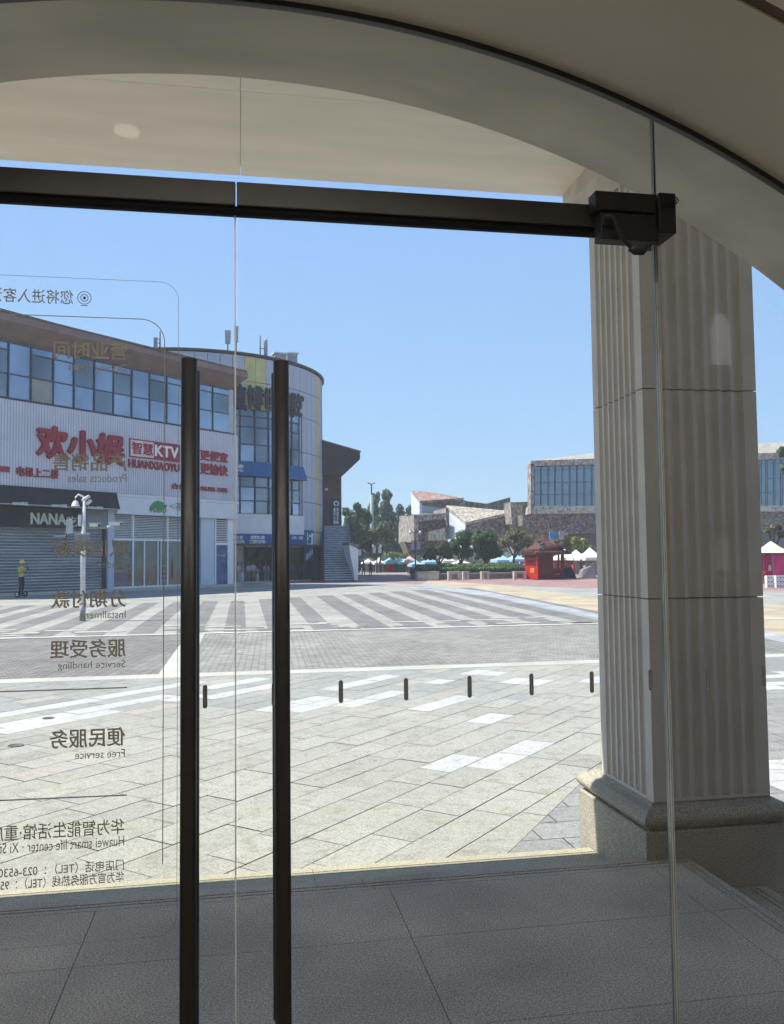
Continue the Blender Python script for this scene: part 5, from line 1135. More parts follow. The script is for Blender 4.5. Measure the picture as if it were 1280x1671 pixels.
def person(loc, rz, label, shirt, trs, h=1.70, stride=0.0, armf=0.0, group=None, hair=True, hold=False):
    t = thing('person', loc, label, 'person', rz, group); k = h/1.70
    V_ = lambda x, y, z: (x*k, y*k, z*k); s_ = stride
    J = {'pelvis': (V_(0, 0, 0.93), (0.135*k, 0.10*k)), 'waist': (V_(0, 0.0, 1.08), (0.12*k, 0.088*k)), 'chest': (V_(0, -0.01, 1.27), (0.155*k, 0.105*k)), 'neck': (V_(0, -0.005, 1.43), 0.058*k), 'neck2': (V_(0, -0.02, 1.50), 0.055*k), 'head': (V_(0, -0.035, 1.60), (0.085*k, 0.10*k)), 'crown': (V_(0, -0.03, 1.665), (0.06*k, 0.07*k))}
    B = [('pelvis', 'waist'), ('waist', 'chest'), ('chest', 'neck'), ('neck', 'neck2'), ('neck2', 'head'), ('head', 'crown')]
    for sd_, q in (('l', -1), ('r', 1)):
        st_ = s_*q
        J['hip'+sd_] = (V_(q*0.09, 0, 0.88), 0.095*k); J['knee'+sd_] = (V_(q*0.09, -0.03-st_*0.5, 0.49), 0.06*k); J['ank'+sd_] = (V_(q*0.09, -st_+0.02, 0.09), 0.043*k); J['toe'+sd_] = (V_(q*0.10, -st_-0.14, 0.045), (0.042*k, 0.035*k))
        B += [('pelvis', 'hip'+sd_), ('hip'+sd_, 'knee'+sd_), ('knee'+sd_, 'ank'+sd_), ('ank'+sd_, 'toe'+sd_)]
        J['sh'+sd_] = (V_(q*0.185, 0, 1.38), 0.058*k)
        if hold and q == 1: J['el'+sd_] = (V_(q*0.22, -0.03, 1.12), 0.04*k); J['wr'+sd_] = (V_(q*0.12, -0.24, 1.20), 0.028*k); J['ha'+sd_] = (V_(q*0.09, -0.31, 1.24), 0.032*k)
        elif hold: J['el'+sd_] = (V_(q*0.22, -0.03, 1.12), 0.04*k); J['wr'+sd_] = (V_(q*0.12, -0.22, 1.15), 0.028*k); J['ha'+sd_] = (V_(q*0.06, -0.29, 1.20), 0.032*k)
        else: J['el'+sd_] = (V_(q*0.24, 0.02+armf*q, 1.11), 0.04*k); J['wr'+sd_] = (V_(q*0.25, -0.05+armf*q*1.8, 0.87), 0.028*k); J['ha'+sd_] = (V_(q*0.245, -0.08+armf*q*2, 0.78), (0.022*k, 0.035*k))
        B += [('chest', 'sh'+sd_), ('sh'+sd_, 'el'+sd_), ('el'+sd_, 'wr'+sd_), ('wr'+sd_, 'ha'+sd_)]
    def mf(c):
        z = c.z/k; ax = abs(c.x)/k
        if z > 1.445: return 0
        if hold and c.y/k < -0.10 and z > 1.0 and z < 1.3: return 0
        if ax > 0.19 and z < 1.12: return 0
        if z > 0.93: return 1
        if z < 0.08: return 3
        return 2
    b_ = skin_body('body', J, B, t, mf, [skinm, shirt, trs, grey_d])
    if hair:
        MB().lathe([(0.005, 1.715*k), (0.06*k, 1.705*k), (0.095*k, 1.66*k), (0.102*k, 1.60*k), (0.09*k, 1.56*k)][::-1], c=(0, 0.0, 0), n=14).build('hair', hairm, t)
    # face: brow, nose, mouth
    mb = MB(); mb.tube([(0, -0.128*k, 1.615*k), (0, -0.152*k, 1.585*k), (0, -0.13*k, 1.575*k)], [0.008*k, 0.013*k, 0.006*k], 6); mb.build('nose', skinm, t)
    mb = MB()
    for q in (-1, 1): mb.lathe([(0.003, -0.007*k), (0.010*k, 0), (0.003, 0.007*k)], c=(q*0.033*k, -0.125*k, 1.61*k), n=8)
    mb.build('eyes', hairm, t)
    return t
vest = mat('vest_yellow', (0.55, 0.42, 0.12), 0.8, 0.12, 8); helm = mat('helmet_yellow', (0.62, 0.48, 0.16), 0.45, 0.1, 6)
wp = G(35, 974.5); wp.z = GZ+0.115
wk = person(wp, R_(62), 'worker in yellow vest and yellow helmet with a phone by the closed shutter', vest, trou, 1.72, 0.0, hold=True, hair=False)
mb = MB(); mb.lathe([(0.135, 1.60), (0.165, 1.615), (0.14, 1.635), (0.128, 1.70), (0.09, 1.765), (0.02, 1.785)], c=(0, -0.02, 0.02), n=18); mb.build('helmet', helm, wk)
ph = MB().box(-0.02, 0.06, -0.36, -0.35, 1.20, 1.35).build('smartphone', grey_d); ph.location = wk.location; ph.rotation_euler = (R_(-20), 0, R_(62)); ph.location.z += 0.10
for v in ph.data.vertices: pass
ph.rotation_euler = (0, 0, R_(62)); tag(ph, "dark smartphone held up in the yellow vest worker's hand", 'phone')
sc = thing('balance_scooter', (wp.x, wp.y, GZ), 'black two wheeled balance scooter with pale wheel hubs under the worker', 'scooter', R_(62))
MB().box(-0.22, 0.22, -0.13, 0.11, 0.07, 0.112).build('deck', black_plastic, sc, 0.01)
for q in (-1, 1):
    x_ = q*0.28; wh = MB().tube([(x_-0.03, 0, 0.15), (x_+0.03, 0, 0.15)], 0.15, 20).build('wheel', black_plastic, sc)
    MB().tube([(x_-0.033, 0, 0.15), (x_+0.033, 0, 0.15)], 0.085, 16).build('hub', white, wh)
    MB().tube([(x_-0.035, 0, 0.15), (x_+0.035, 0, 0.15)], 0.03, 10).build('axle_cap', grey_d, wh)
sh_dark = mat('shirt_dark', (0.03, 0.035, 0.05), 0.8); sh_blue = mat('shirt_slate', (0.10, 0.14, 0.20), 0.8); tr_b = mat('trousers_slate', (0.05, 0.07, 0.11), 0.8)
person(G(605, 941), R_(170), 'person in dark clothes walking alone by the short lamp post', sh_dark, trou, 1.55, 0.14, 0.05, 'people walking by the stair')
person(G(593.5, 941), R_(20), 'person in slate blue shirt walking left of the lone dark walker', sh_blue, tr_b, 1.62, 0.12, 0.05, 'people walking by the stair')
person(G(588, 940), R_(40), 'person in dark top half hidden right beside the white block', sh_dark, tr_b, 1.55, 0.10, 0.05, 'people walking by the stair')
person(G(949, 941), R_(30), 'person in black standing at the stalls behind the red kiosk', sh_dark, trou, 1.55, 0.05, 0.0)
# =================================================================== TREES
bark = mat('bark', (0.085, 0.065, 0.05), 0.9, 0.3, 8, 0.4, 30)
leafB = leafmat('leaf_mid', (0.040, 0.070, 0.035), (0.080, 0.135, 0.065), (0.14, 0.21, 0.11))  # greens raised so the leaf colour carries some distance haze
leafC = leafmat('leaf_olive', (0.06, 0.075, 0.035), (0.13, 0.145, 0.07), (0.22, 0.22, 0.12))
leafD = leafmat('leaf_lime', (0.09, 0.13, 0.03), (0.20, 0.26, 0.06), (0.32, 0.38, 0.12))
leafF = leafmat('leaf_hedge', (0.05, 0.08, 0.02), (0.10, 0.16, 0.04), (0.16, 0.24, 0.07))
leafE = leafmat('leaf_blue_green', (0.045, 0.075, 0.060), (0.085, 0.13, 0.10), (0.15, 0.20, 0.15))  # paler leaves: part of the grove's haze is painted in
def tree(px, D, trunk_top_px, blobs_px, leaf, n_, size, label, seed, group=None, name='tree', cat='tree', base_py=None, tr=0.18, shell=0.5):
    """blobs_px: (px, py, rx_px, rz_px) crown lobes seen at distance D"""
    base = P(px, 900, D); base.z = GZ
    t = thing(name, base, label, cat, 0, group); k = D/F
    rnd = random.Random(seed)
    bl = []
    for (bx, by, rx, rz_) in blobs_px:
        c_ = P(bx, by, D)-base; bl.append((c_.x, rnd.uniform(-0.35, 0.35)*rx*k, c_.z, rx*k, rz_*k))
    zt_ = (P(px, trunk_top_px, D)-base).z
    mb = MB(); mb.tube([(0, 0, -0.1), (rnd.uniform(-.1, .1), 0, zt_*0.5), (rnd.uniform(-.2, .2), 0, zt_)], [tr, tr*0.8, tr*0.6], 10)
    for (cx_, cy_, cz_, rx, rz_) in bl:
        mb.tube([(0, 0, zt_*0.85), (cx_*0.5, cy_*0.5, (zt_+cz_)/2), (cx_, cy_, cz_+rz_*0.3)], [tr*0.55, tr*0.35, tr*0.12], 7)
        for _ in range(3): mb.tube([(cx_*0.5, cy_*0.5, (zt_+cz_)/2), (cx_+rnd.uniform(-.7, .7)*rx, cy_+rnd.uniform(-.7, .7)*rx, cz_+rnd.uniform(-.4, .7)*rz_)], [tr*0.3, tr*0.08], 5)
    mb.build('trunk', bark, t)
    # sub-clusters for an uneven outline
    sub = []
    for (cx_, cy_, cz_, rx, rz_) in bl:
        sub.append((cx_, cy_, cz_, rx*0.72, rz_*0.72))
        for _ in range(9):
            d = Vector((rnd.gauss(0, 1), rnd.gauss(0, 1), rnd.gauss(0, 1))).normalized(); q = rnd.uniform(0.5, 0.8); s_ = rnd.uniform(0.22, 0.42)
            sub.append((cx_+d.x*rx*q, cy_+d.y*rx*q, cz_+d.z*rz_*q, rx*s_, rz_*s_))
    leaves('crown', leaf, t, sub, n_, size, 0.8, seed, shell)
    return t
# clipped dark trees in the planter
tree(716, 77, 918, [(704, 903, 13, 14), (721, 896, 14, 17), (733, 905, 11, 12)], leafA, 5200, 0.12, 'small dark round tree at the left end of the hedge planter', 11, 'dark round trees in the planter', base_py=936)
tree(752, 79, 918, [(742, 893, 15, 18), (757, 878, 17, 20), (764, 902, 14, 14)], leafA, 7200, 0.125, 'dense dark green tree, middle one above the hedge planter', 12, 'dark round trees in the planter')
tree(793, 78, 918, [(778, 882, 17, 20), (797, 880, 18, 20), (810, 899, 14, 18), (788, 903, 16, 14)], leafA, 9000, 0.125, 'widest dense dark green tree above the hedge, left of the thin airy tree', 13, 'dark round trees in the planter')
tree(840, 75, 905, [(822, 884, 16, 14), (842, 872, 20, 16), (863, 882, 17, 14), (846, 890, 22, 12)], leafC, 3600, 0.105, 'airy pale olive tree with a visible forked trunk left of the red kiosk', 14, shell=0.3, tr=0.14)
# far left grove behind the stair
tree(585, 118, 915, [(572, 858, 17, 26), (590, 846, 18, 26), (580, 890, 22, 22), (598, 880, 14, 24), (608, 900, 16, 16)], leafA, 13000, 0.21, 'tall dark broadleaf tree right beside the brick building', 21, 'grove behind the market stalls')
tree(575, 112, 915, [(566, 835, 7, 10), (582, 828, 9, 9), (573, 850, 12, 16), (571, 880, 14, 26), (590, 866, 16, 22)], leafB, 8000, 0.20, 'round topped green tree touching the brick eave edge', 22, 'grove behind the market stalls')
tree(632, 150, 905, [(632, 808, 10, 14), (630, 828, 13, 18), (636, 852, 15, 22), (628, 876, 18, 22), (640, 895, 16, 18), (645, 862, 12, 18)], leafE, 15000, 0.29, 'tallest pointed blue green tree of the grove, right of the tower lamp', 23, 'grove behind the market stalls')
tree(614, 146, 905, [(614, 814, 9, 12), (611, 832, 13, 18), (612, 858, 18, 24), (606, 885, 16, 22), (596, 850, 12, 20)], leafB, 11000, 0.25, 'mid green tree standing behind the tower lamp pole', 24, 'grove behind the market stalls')
tree(655, 152, 905, [(652, 830, 7, 9), (655, 842, 8, 12), (650, 862, 14, 20), (658, 885, 14, 20), (646, 900, 14, 14)], leafE, 6200, 0.30, 'lower blue green tree between the tallest tree and the mosaic hall', 25, 'grove behind the market stalls')
tree(668, 158, 905, [(668, 832, 6, 9), (669, 846, 7, 14), (666, 870, 9, 20)], leafA, 2000, 0.30, 'small dark tree just left of the mosaic hall', 26, 'grove behind the market stalls')
tree(621, 116, 905, [(610, 872, 13, 13), (624, 862, 15, 15), (636, 874, 13, 13), (620, 888, 14, 10)], leafC, 3000, 0.20, 'yellowish olive tree in front of the grove behind the twin banners', 27, shell=0.35)
tree(645, 120, 920, [(640, 905, 14, 5), (655, 906, 12, 4)], leafD, 1300, 0.20, 'low lime green bush above the teal stall roofs', 28, name='bush', cat='bush')
tree(940, 88, 915, [(938, 884, 9, 10), (950, 883, 10, 9), (944, 893, 11, 7)], leafD, 1800, 0.16, 'lime yellow feathery tree behind the red kiosk roof', 31, shell=0.3)
tree(912, 92, 915, [(908, 888, 12, 12), (922, 882, 10, 13), (930, 893, 8, 8)], leafC, 1800, 0.17, 'greyish olive tree directly behind the red kiosk roof', 32, shell=0.3)
tree(884, 84, 915, [(876, 893, 12, 11), (890, 897, 9, 8)], leafC, 1300, 0.15, 'small pale shrub tree between the airy tree and the kiosk lamp', 33, shell=0.3)
tree(964, 100, 915, [(962, 894, 14, 8)], leafC, 700, 0.17, 'pale bush partly hidden by the fluted pillar, above the white stalls', 34, name='bush', cat='bush')
tree(1285, 62, 905, [(1288, 738, 20, 14), (1296, 765, 22, 22), (1310, 790, 24, 30)], leafB, 3800, 0.17, 'green tree with its branch reaching in from the right edge', 35)
tree(1262, 70, 895, [(1254, 863, 11, 11), (1268, 860, 11, 12), (1281, 870, 12, 12)], leafC, 1500, 0.13, 'pale olive shrub right of the pillar, above the pink stall', 36, shell=0.3)
# backdrop of woodland far off
mbw = MB(); rnd = random.Random(5)
for i in range(9000):
    X = rnd.uniform(-60, 260); q_ = Vector((X, rnd.uniform(230, 250), GZ+rnd.random()*(8+3*math.sin(X*0.07)+2*math.sin(X*0.19)))); s_ = rnd.uniform(0.5, 1.1)
    u_ = Vector((rnd.uniform(-1, 1), rnd.uniform(-1, 1), rnd.uniform(-1, 1))).normalized(); v_ = u_.orthogonal().normalized()
    mbw.poly([q_-u_*s_, q_-v_*s_, q_+u_*s_, q_+v_*s_])
tag(mbw.build('distant_woodland', leafE, recalc=False), 'low far off belt of trees behind the square', 'trees', kind='stuff')
# hedge in two tiers and its planter
def hedge(x0, x1, y0, y1, z0, z1, n_, label, seed):
    t = thing('hedge', ((x0+x1)/2, (y0+y1)/2, z0), label, 'hedge', 0, 'clipped hedges in the planter')
    hx, hy, hz = (x1-x0)/2, (y1-y0)/2, z1-z0; rnd = random.Random(seed); mb_ = MB()
    for _ in range(n_):
        f_ = rnd.random()
        if f_ < 0.45: c_ = Vector((rnd.uniform(-hx, hx), -hy+rnd.gauss(0, 0.05), rnd.uniform(0, hz)))
        elif f_ < 0.9: c_ = Vector((rnd.uniform(-hx, hx), rnd.uniform(-hy, hy), hz+rnd.gauss(0, 0.05)))
        else: c_ = Vector((rnd.choice([-hx, hx]), rnd.uniform(-hy, hy), rnd.uniform(0, hz)))
        u_ = Vector((rnd.uniform(-1, 1), rnd.uniform(-1, 1), rnd.uniform(-1, 1))).normalized(); v_ = u_.orthogonal().normalized(); s_ = rnd.uniform(0.05, 0.11)
        mb_.poly([c_-u_*s_, c_-v_*s_, c_+u_*s_, c_+v_*s_])
    mb_.build('foliage', leafF if 'upper' in label else leafA, t, recalc=False)
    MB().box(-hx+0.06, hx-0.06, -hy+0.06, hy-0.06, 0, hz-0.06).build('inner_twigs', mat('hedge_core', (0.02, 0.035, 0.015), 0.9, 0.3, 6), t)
pL = P(690, 946, 70); pR = P(862, 946, 70)
hL, hR = P(692, 935, 71).x, P(862, 935, 71).x
zf = lambda py, D: P(776, py, D).z
hedge(hL, hR, 71.0, 72.6, zf(934, 71), zf(927.5, 71), 9000, 'lower front hedge directly above the stone planter wall', 3)
hedge(hL, hR, 73.0, 74.6, zf(934, 73), zf(922.5, 73), 6000, 'upper rear hedge with a sunlit top under the dark trees', 4)
pln = thing('planter_wall', ((hL+hR)/2, 71, GZ), 'low grey stone planter wall under the hedges', 'planter')
hw = (hR-hL)/2
MB().box(-hw-0.3, hw, -0.35, 4.2, 0, zf(936.5, 71)-GZ).build('wall', mat('planter_stone', (0.20, 0.185, 0.165), 0.8, 0.2, 2), pln); MB().box(-hw-0.4, hw+0.05, -0.45, 0.0, zf(936.4, 71)-GZ, zf(934.5, 71)-GZ).build('coping', kerbm, pln)
pe = thing('planter_end_block', (P(697, 940, 69).x, 69, GZ), 'pale stone block at the left end of the planter', 'stone block'); MB().box(-0.9, 0.9, -0.5, 0.5, 0, 0.62).build('block', mat('pale_stone', (0.48, 0.44, 0.37), 0.8, 0.15, 2), pe, 0.04); MB().box(-0.95, 0.95, -0.55, 0.55, 0.62, 0.70).build('cap', kerbm, pe)
def bench(px0, px1, D, label):
    a_, b_ = P(px0, 940, D), P(px1, 940, D); w_ = b_.x-a_.x; t = thing('stone_bench', ((a_.x+b_.x)/2, D, GZ), label, 'bench', 0, 'stone benches by the planter'); hs = P(px0, 932.5, D).z-GZ
    MB().box(-w_/2, w_/2, -0.25, 0.25, hs-0.12, hs).build('seat', kerbm, t, 0.01)
    for q in (-1, 1):
        MB().box(q*w_/2-0.12*(1+q), q*w_/2+0.12*(1-q), -0.22, 0.22, 0, hs-0.121).build('leg', MATS['pale_stone'], t, 0.01)
bench(731, 751, 68, 'stone bench on two legs at the left part of the planter'); bench(755, 765, 69.3, 'short bench just right of the first planter bench'); bench(785, 798, 69, 'bench at the middle of the planter wall'); bench(838, 858, 67.5, 'stone bench with thick legs right beside the red kiosk')
bin_ = thing('litter_bin', G(676, 944), 'dark square litter bin at the foot of the tall lamp post', 'bin'); MB().box(-0.3, 0.3, -0.3, 0.3, 0, 0.85).build('body', grey_d, bin_, 0.03); MB().box(-0.33, 0.33, -0.33, 0.33, 0.853, 0.93).build('lid', mat('bin_brown', (0.14, 0.10, 0.08), 0.7), bin_)
# lamp posts with paired banners
def lamp_post(px, base_py, top_py, ban, label):
    b_ = G(px, base_py); t = thing('lamp_post', b_, label, 'lamp post', 0, 'lamp posts with banners'); D = b_.y
    L_ = lambda x_, y_: P(x_, y_, D)-b_
    MB().tube([(0, 0, 0), (0, 0, L_(px, top_py).z)], [0.09, 0.05], 8).build('pole', grey_d, t)
    y0_, y1_ = ban
    for q in (-1, 1):
        a_ = L_(px+q*2.0, y1_); c_ = L_(px+q*7.2, y0_); x0_, x1_ = sorted((a_.x, c_.x)); zt_ = L_(px, y0_).z
        bn = MB().box(x0_, x1_, -0.03, 0.03, L_(px, y1_).z, zt_).build('banner', mat('banner_pale', (0.42, 0.43, 0.47), 0.8, 0.1, 2), t)
        MB().bar((0, 0, zt_+0.03), (q*abs(c_.x), 0, zt_+0.03), 0.05).build('banner_arm', grey_d, t)
        l_ = MB().tube([(0, 0, L_(px, top_py).z-0.3), (q*0.45, 0, L_(px, top_py).z+0.05), (q*0.5, 0, L_(px, top_py).z-0.05)], 0.03, 6).build('lamp_arm', grey_d, t)
        MB().lathe([(0.03, 0.22), (0.13, 0.1), (0.15, -0.12), (0.08, -0.16)][::-1], c=(q*0.5, 0, L_(px, top_py).z-0.2), n=10).build('lantern', white, l_)
lamp_post(615.5, 935, 888, (891.5, 902.5), 'short lamp post with two pale banners in front of the grove')
lamp_post(678.5, 941, 866, (883, 896.5), 'tall lamp post with two pale banners by the litter bin')
tw = thing('tower_lamp', P(607.5, 900, 141)*1.0, 'very tall white floodlight mast above the grove', 'lamp mast'); tw.location.z = GZ
zt_ = P(607.5, 793, 141).z-GZ; MB().tube([(0, 0, 0), (0, 0, zt_-1.5)], [0.36, 0.30], 10).build('mast', mat('mast_white', (0.27, 0.31, 0.31), 0.6), tw)
MB().tube([(0, 0, zt_-1.5), (0, 0, zt_+0.3)], 0.12, 6).build('head_post', grey_d, tw)
for q in (-1, 1): MB().hexa([(q*0.1, -0.2, zt_+0.25), (q*0.6, -0.2, zt_+0.45), (q*0.6, 0.2, zt_+0.45), (q*0.1, 0.2, zt_+0.25), (q*0.1, -0.2, zt_+0.4), (q*0.65, -0.2, zt_+0.6), (q*0.65, 0.2, zt_+0.6), (q*0.1, 0.2, zt_+0.4)]).build('floodlight', grey_d, tw)
# =================================================================== MOSAIC HALLS
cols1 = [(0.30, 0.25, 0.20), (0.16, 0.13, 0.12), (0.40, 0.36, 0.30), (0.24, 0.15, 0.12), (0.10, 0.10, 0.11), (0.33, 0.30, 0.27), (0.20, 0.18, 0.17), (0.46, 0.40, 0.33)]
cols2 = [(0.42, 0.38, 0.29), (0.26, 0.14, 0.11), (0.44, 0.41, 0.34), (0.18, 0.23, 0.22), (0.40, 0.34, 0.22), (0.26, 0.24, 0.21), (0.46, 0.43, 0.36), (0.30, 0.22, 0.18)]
mosA = mosaic('mosaic_wall', cols1, 5.0, st=(1.2, 1.2, 0.5)); mosB = mosaic('mosaic_roof', cols2, 3.6); mosShade = mosaic('mosaic_wall_shaded', [tuple(c*0.55 for c in k) for k in cols1], 4.2)  # last one: wall mosaic darkened, shade of fronts and recesses painted in
mosR = mosaic('mosaic_red_roof', [(0.34, 0.085, 0.07), (0.28, 0.11, 0.09), (0.40, 0.33, 0.25), (0.36, 0.12, 0.09), (0.20, 0.24, 0.21), (0.22, 0.14, 0.11), (0.42, 0.36, 0.28)], 2.4)
mosY = mosaic('mosaic_yellow', [(0.50, 0.46, 0.20), (0.30, 0.36, 0.30), (0.42, 0.42, 0.38), (0.20, 0.22, 0.25), (0.5, 0.5, 0.42)], 3.0)
pwall = mat('pale_blue_plaster', (0.55, 0.58, 0.68), 0.7, 0.08, 0.6)
DH = 118.0
hall = thing('mosaic_hall', (P(700, 900, DH).x, DH, GZ), 'angular museum like hall covered in brown and red stone mosaic behind the dark trees', 'building')
ho = Vector(hall.location)
def pp3(pts, D, thick, name, m_, par=None, base=None):
    base = base or ho; mb_ = MB(); mb_.prism([P(x_, y_, D)-base for x_, y_ in pts], (0, thick, 0)); return mb_.build(name, m_, par or hall)
# lower left block with a recessed loggia
pp3([(676, 847), (727, 839), (727, 845), (676, 852)], DH, 12, 'block', mosA); pp3([(676, 852), (683, 851), (683, 884), (676, 884)], DH, 12, 'block', mosA)
pp3([(653, 842), (676.2, 839.5), (676.2, 884), (655, 884)], DH+12.2, 0.6, 'side_wall', mosA)
mb = MB(); a_ = P(676, 847, DH)-ho; c_ = P(676, 884, DH)-ho; d_ = P(654, 841, DH+12)-ho; e_ = P(654, 884, DH+12)-ho
mb.poly([a_, d_, e_, c_]); mb.poly([a_+Vector((0.5, 0, 0)), d_+Vector((0.5, 0, 0)), e_+Vector((0.5, 0, 0)), c_+Vector((0.5, 0, 0))]); mb.build('side_wall', mosA, hall)
pp3([(683, 850), (727, 845), (727, 884), (683, 884)], DH+3, 0.5, 'recess_wall', mosShade)
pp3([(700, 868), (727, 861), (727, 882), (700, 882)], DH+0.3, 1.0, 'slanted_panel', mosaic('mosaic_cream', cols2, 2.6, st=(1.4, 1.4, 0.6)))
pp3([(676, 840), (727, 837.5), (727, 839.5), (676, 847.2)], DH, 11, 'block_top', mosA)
pp3([(660, 884), (727, 884), (720, 906), (668, 906)], DH+5, 4, 'undercroft', mosShade)
# upper glazed storey with red sloping roof
pp3([(685, 822), (757, 817), (757, 838), (685, 838)], DH+14, 0.5, 'window_band', win_b)
pp3([(685, 820.5), (757, 815.5), (757, 822), (735, 829), (685, 824)], DH+13.6, 0.3, 'window_head', mosShade)
mb = MB(); a_ = P(685, 821, DH+13)-ho; c_ = P(685, 839, DH+13)-ho; d_ = P(671.5, 803, DH+24)-ho; e_ = P(671.5, 839, DH+24)-ho; mb.prism([a_, d_, e_, c_], (0.4, 0, 0)); mb.build('side_wall', pwall, hall)
mb = MB(); f1 = P(757, 816, DH+13)-ho; f2 = P(700, 806, DH+24)-ho; f3 = P(757, 815.5, DH+24)-ho
mb.prism([a_, f1, f3, f2, d_], (0, 0, 0.35)); mb.build('roof', mosR, hall)
# right wedge: pale triangle wall and pale mosaic roof
pp3([(727.5, 829), (731, 829), (731, 885), (727.5, 885)], DH+2, 8, 'pier', mosA)
mb = MB(); a_ = P(731, 833, DH+2.5)-ho; c_ = P(731, 880, DH+2.5)-ho; d_ = P(760, 856, DH-4)-ho; e_ = P(758, 880, DH-4)-ho; mb.prism([a_, d_, e_, c_], (0.3, 0.3, 0)); mb.build('triangle_wall', pwall, hall)
mb = MB(); q1 = P(728, 829, DH+3)-ho; q2 = P(760, 857, DH-4)-ho; q3 = P(838, 839, DH-4)-ho; q4 = P(800, 835, DH+9)-ho; q5_ = P(745, 830, DH+9)-ho
mb.prism([q1, q2, q3, q4, q5_], (0, 0, 0.4)); mb.build('roof', mosB, hall)
mb = MB(); mb.prism([q2+Vector((0, 0.1, -0.05)), q3+Vector((0, 0.1, -0.05)), P(838, 885, DH-3.9)-ho, P(760, 885, DH-3.9)-ho], (0, 6, 0)); mb.build('wall', mosShade, hall)
mb = MB(); mb.prism([P(757, 817, DH+16)-ho, P(795, 822, DH+16)-ho, P(833, 811.5, DH+16)-ho, P(833, 842, DH+16)-ho, P(757, 842, DH+16)-ho], (0, 5, 0)); mb.build('wall', mosShade, hall)
mb = MB(); mb.prism([P(757, 816, DH+12)-ho, P(742, 833, DH+10)-ho, P(757, 833, DH+12)-ho], (0.4, 0.5, 0)); mb.build('triangle_wall', mosA, hall)
# glass hall on the right
DG = 108.0
gh = thing('glass_hall', (P(867, 900, DG).x, DG, GZ), 'big glass fronted box hall framed with mosaic, rising behind the kiosk and the pillar', 'building'); go = Vector(gh.location)
def pg(pts, D, th_, name, m_, par=None): return pp3(pts, D, th_, name, m_, par or gh, go)
xg1 = 1300
pg([(872, 760.5), (xg1, 747), (xg1, 825), (872, 825.5)], DG+0.8, 0.3, 'glass_wall', mat('hall_glass', (0.17, 0.22, 0.26), 0.06, 0.08, 0.2, metal=1.0))
mb = MB()
for px in (872.5, 884, 896, 907, 919, 931, 943, 955, 967, 985, 1010, 1050, 1100, 1150, 1200, 1235, 1243, 1253, 1265, 1277, 1290): p_ = P(px, 760-(px-872)*0.03, DG+0.6)-go; q_ = P(px, 825, DG+0.6)-go; mb.bar(p_, q_, 0.07)
for k in (0.1, 0.42, 0.72): mb.bar(P(872, 760.5+65*k, DG+0.6)-go, P(xg1, 747+78*k, DG+0.6)-go, 0.05)
mb.build('mullions', frame_b, ALL_CHILDREN(gh)[-1])
pg([(866.5, 757), (872, 757), (872, 838), (866.5, 838)], DG, 1.3, 'frame_side', mosA)
pg([(866.5, 755.5), (xg1, 741), (xg1, 748), (872, 760.5), (866.5, 760)], DG, 0.9, 'frame_top', mosB)
mb = MB(); mb.prism([P(866.5, 755.5, DG+0.1)-go, P(xg1, 741, DG+0.1)-go, P(xg1, 724, DG+16)-go, P(980, 741, DG+14)-go, P(916, 753.5, DG+6)-go], (0, 0, 0.3)); mb.build('roof', mosB, gh)
pg([(870, 825.6), (xg1, 825), (xg1, 834), (868, 838.5)], DG+0.2, 6, 'lower_band', mosY)
pg([(853, 840), (872, 838.6), (xg1, 834.2), (xg1, 868), (920, 871), (870, 870), (853, 858)], DG+0.9, 8, 'dark_beam', mosShade)
pg([(833, 819.5), (853, 819), (853, 855), (836, 855)], DG+3, 3, 'left_tower', mosA); pg([(853.3, 819), (867, 818.5), (867, 840), (853.3, 845)], DG+3, 6, 'left_tower_side', mosShade)
pg([(838, 855), (905, 853), (905, 900), (838, 900)], DG+4, 2, 'lower_wall', mosaic('mosaic_streaked', cols2, 2.0, st=(1.8, 1.8, 0.35)))
pg([(905, 870), (xg1, 868), (xg1, 905), (905, 905)], DG+9, 1, 'undercroft_wall', mat('grey_green_wall', (0.26, 0.27, 0.25), 0.8, 0.2, 0.3))
tag(MB().box(P(898, 880, 98).x, P(909, 880, 98).x, 98, 98.2, P(900, 883, 98).z, P(900, 867, 98).z).build('blue_poster', mat('poster_sky', (0.06, 0.22, 0.42), 0.6, 0.3, 0.8)), 'blue upright poster panel above the kiosk roof', 'poster')
tag(MB().box(P(913.5, 880, 98).x, P(922, 880, 98).x, 98, 98.2, P(915, 884, 98).z, P(915, 866.5, 98).z).build('pale_poster', mat('poster_pale', (0.36, 0.33, 0.37), 0.6, 0.2, 1.5)), 'pale upright poster panel to the right of the blue one', 'poster')
# =================================================================== KIOSK
DK = 65.0
kx0 = P(878.5, 940, DK).x; kx1 = P(921.5, 940, DK).x; kz = lambda py: P(890, py, DK).z-GZ
ki = thing('kiosk', (kx0, DK, GZ), 'red kiosk with shade-darkened front, tiered tiled roof, lantern and open window on the square', 'kiosk')
kw = kx1-kx0; kxd = 0.0; kxw = P(904, 940, DK).x-kx0; dp = 3.1
def side(mb_, u0, u1, o0, o1, z0, z1): return mb_.box(-o1, -o0, dp*(1-u1), dp*(1-u0), z0, z1)     # on the sunlit left side, u runs back to front
side(MB(), 0, 1, -0.03, 0.03, 0.06, kz(923)).build('red_panel', redk, ki)
mb = MB(); side(mb, 0, 0.1, -0.03, 0.06, kz(922.6), kz(901)); side(mb, 0.9, 1, -0.03, 0.06, kz(922.6), kz(901)); side(mb, 0.101, 0.899, -0.03, 0.06, kz(914.5), kz(911)); side(mb, 0.101, 0.899, -0.03, 0.06, kz(904), kz(900.5)); mb.build('shelf_frame', redk, ki)
side(MB(), 0.101, 0.899, -0.06, -0.031, kz(922.5), kz(901)).build('dark_window', grey_d, ki)
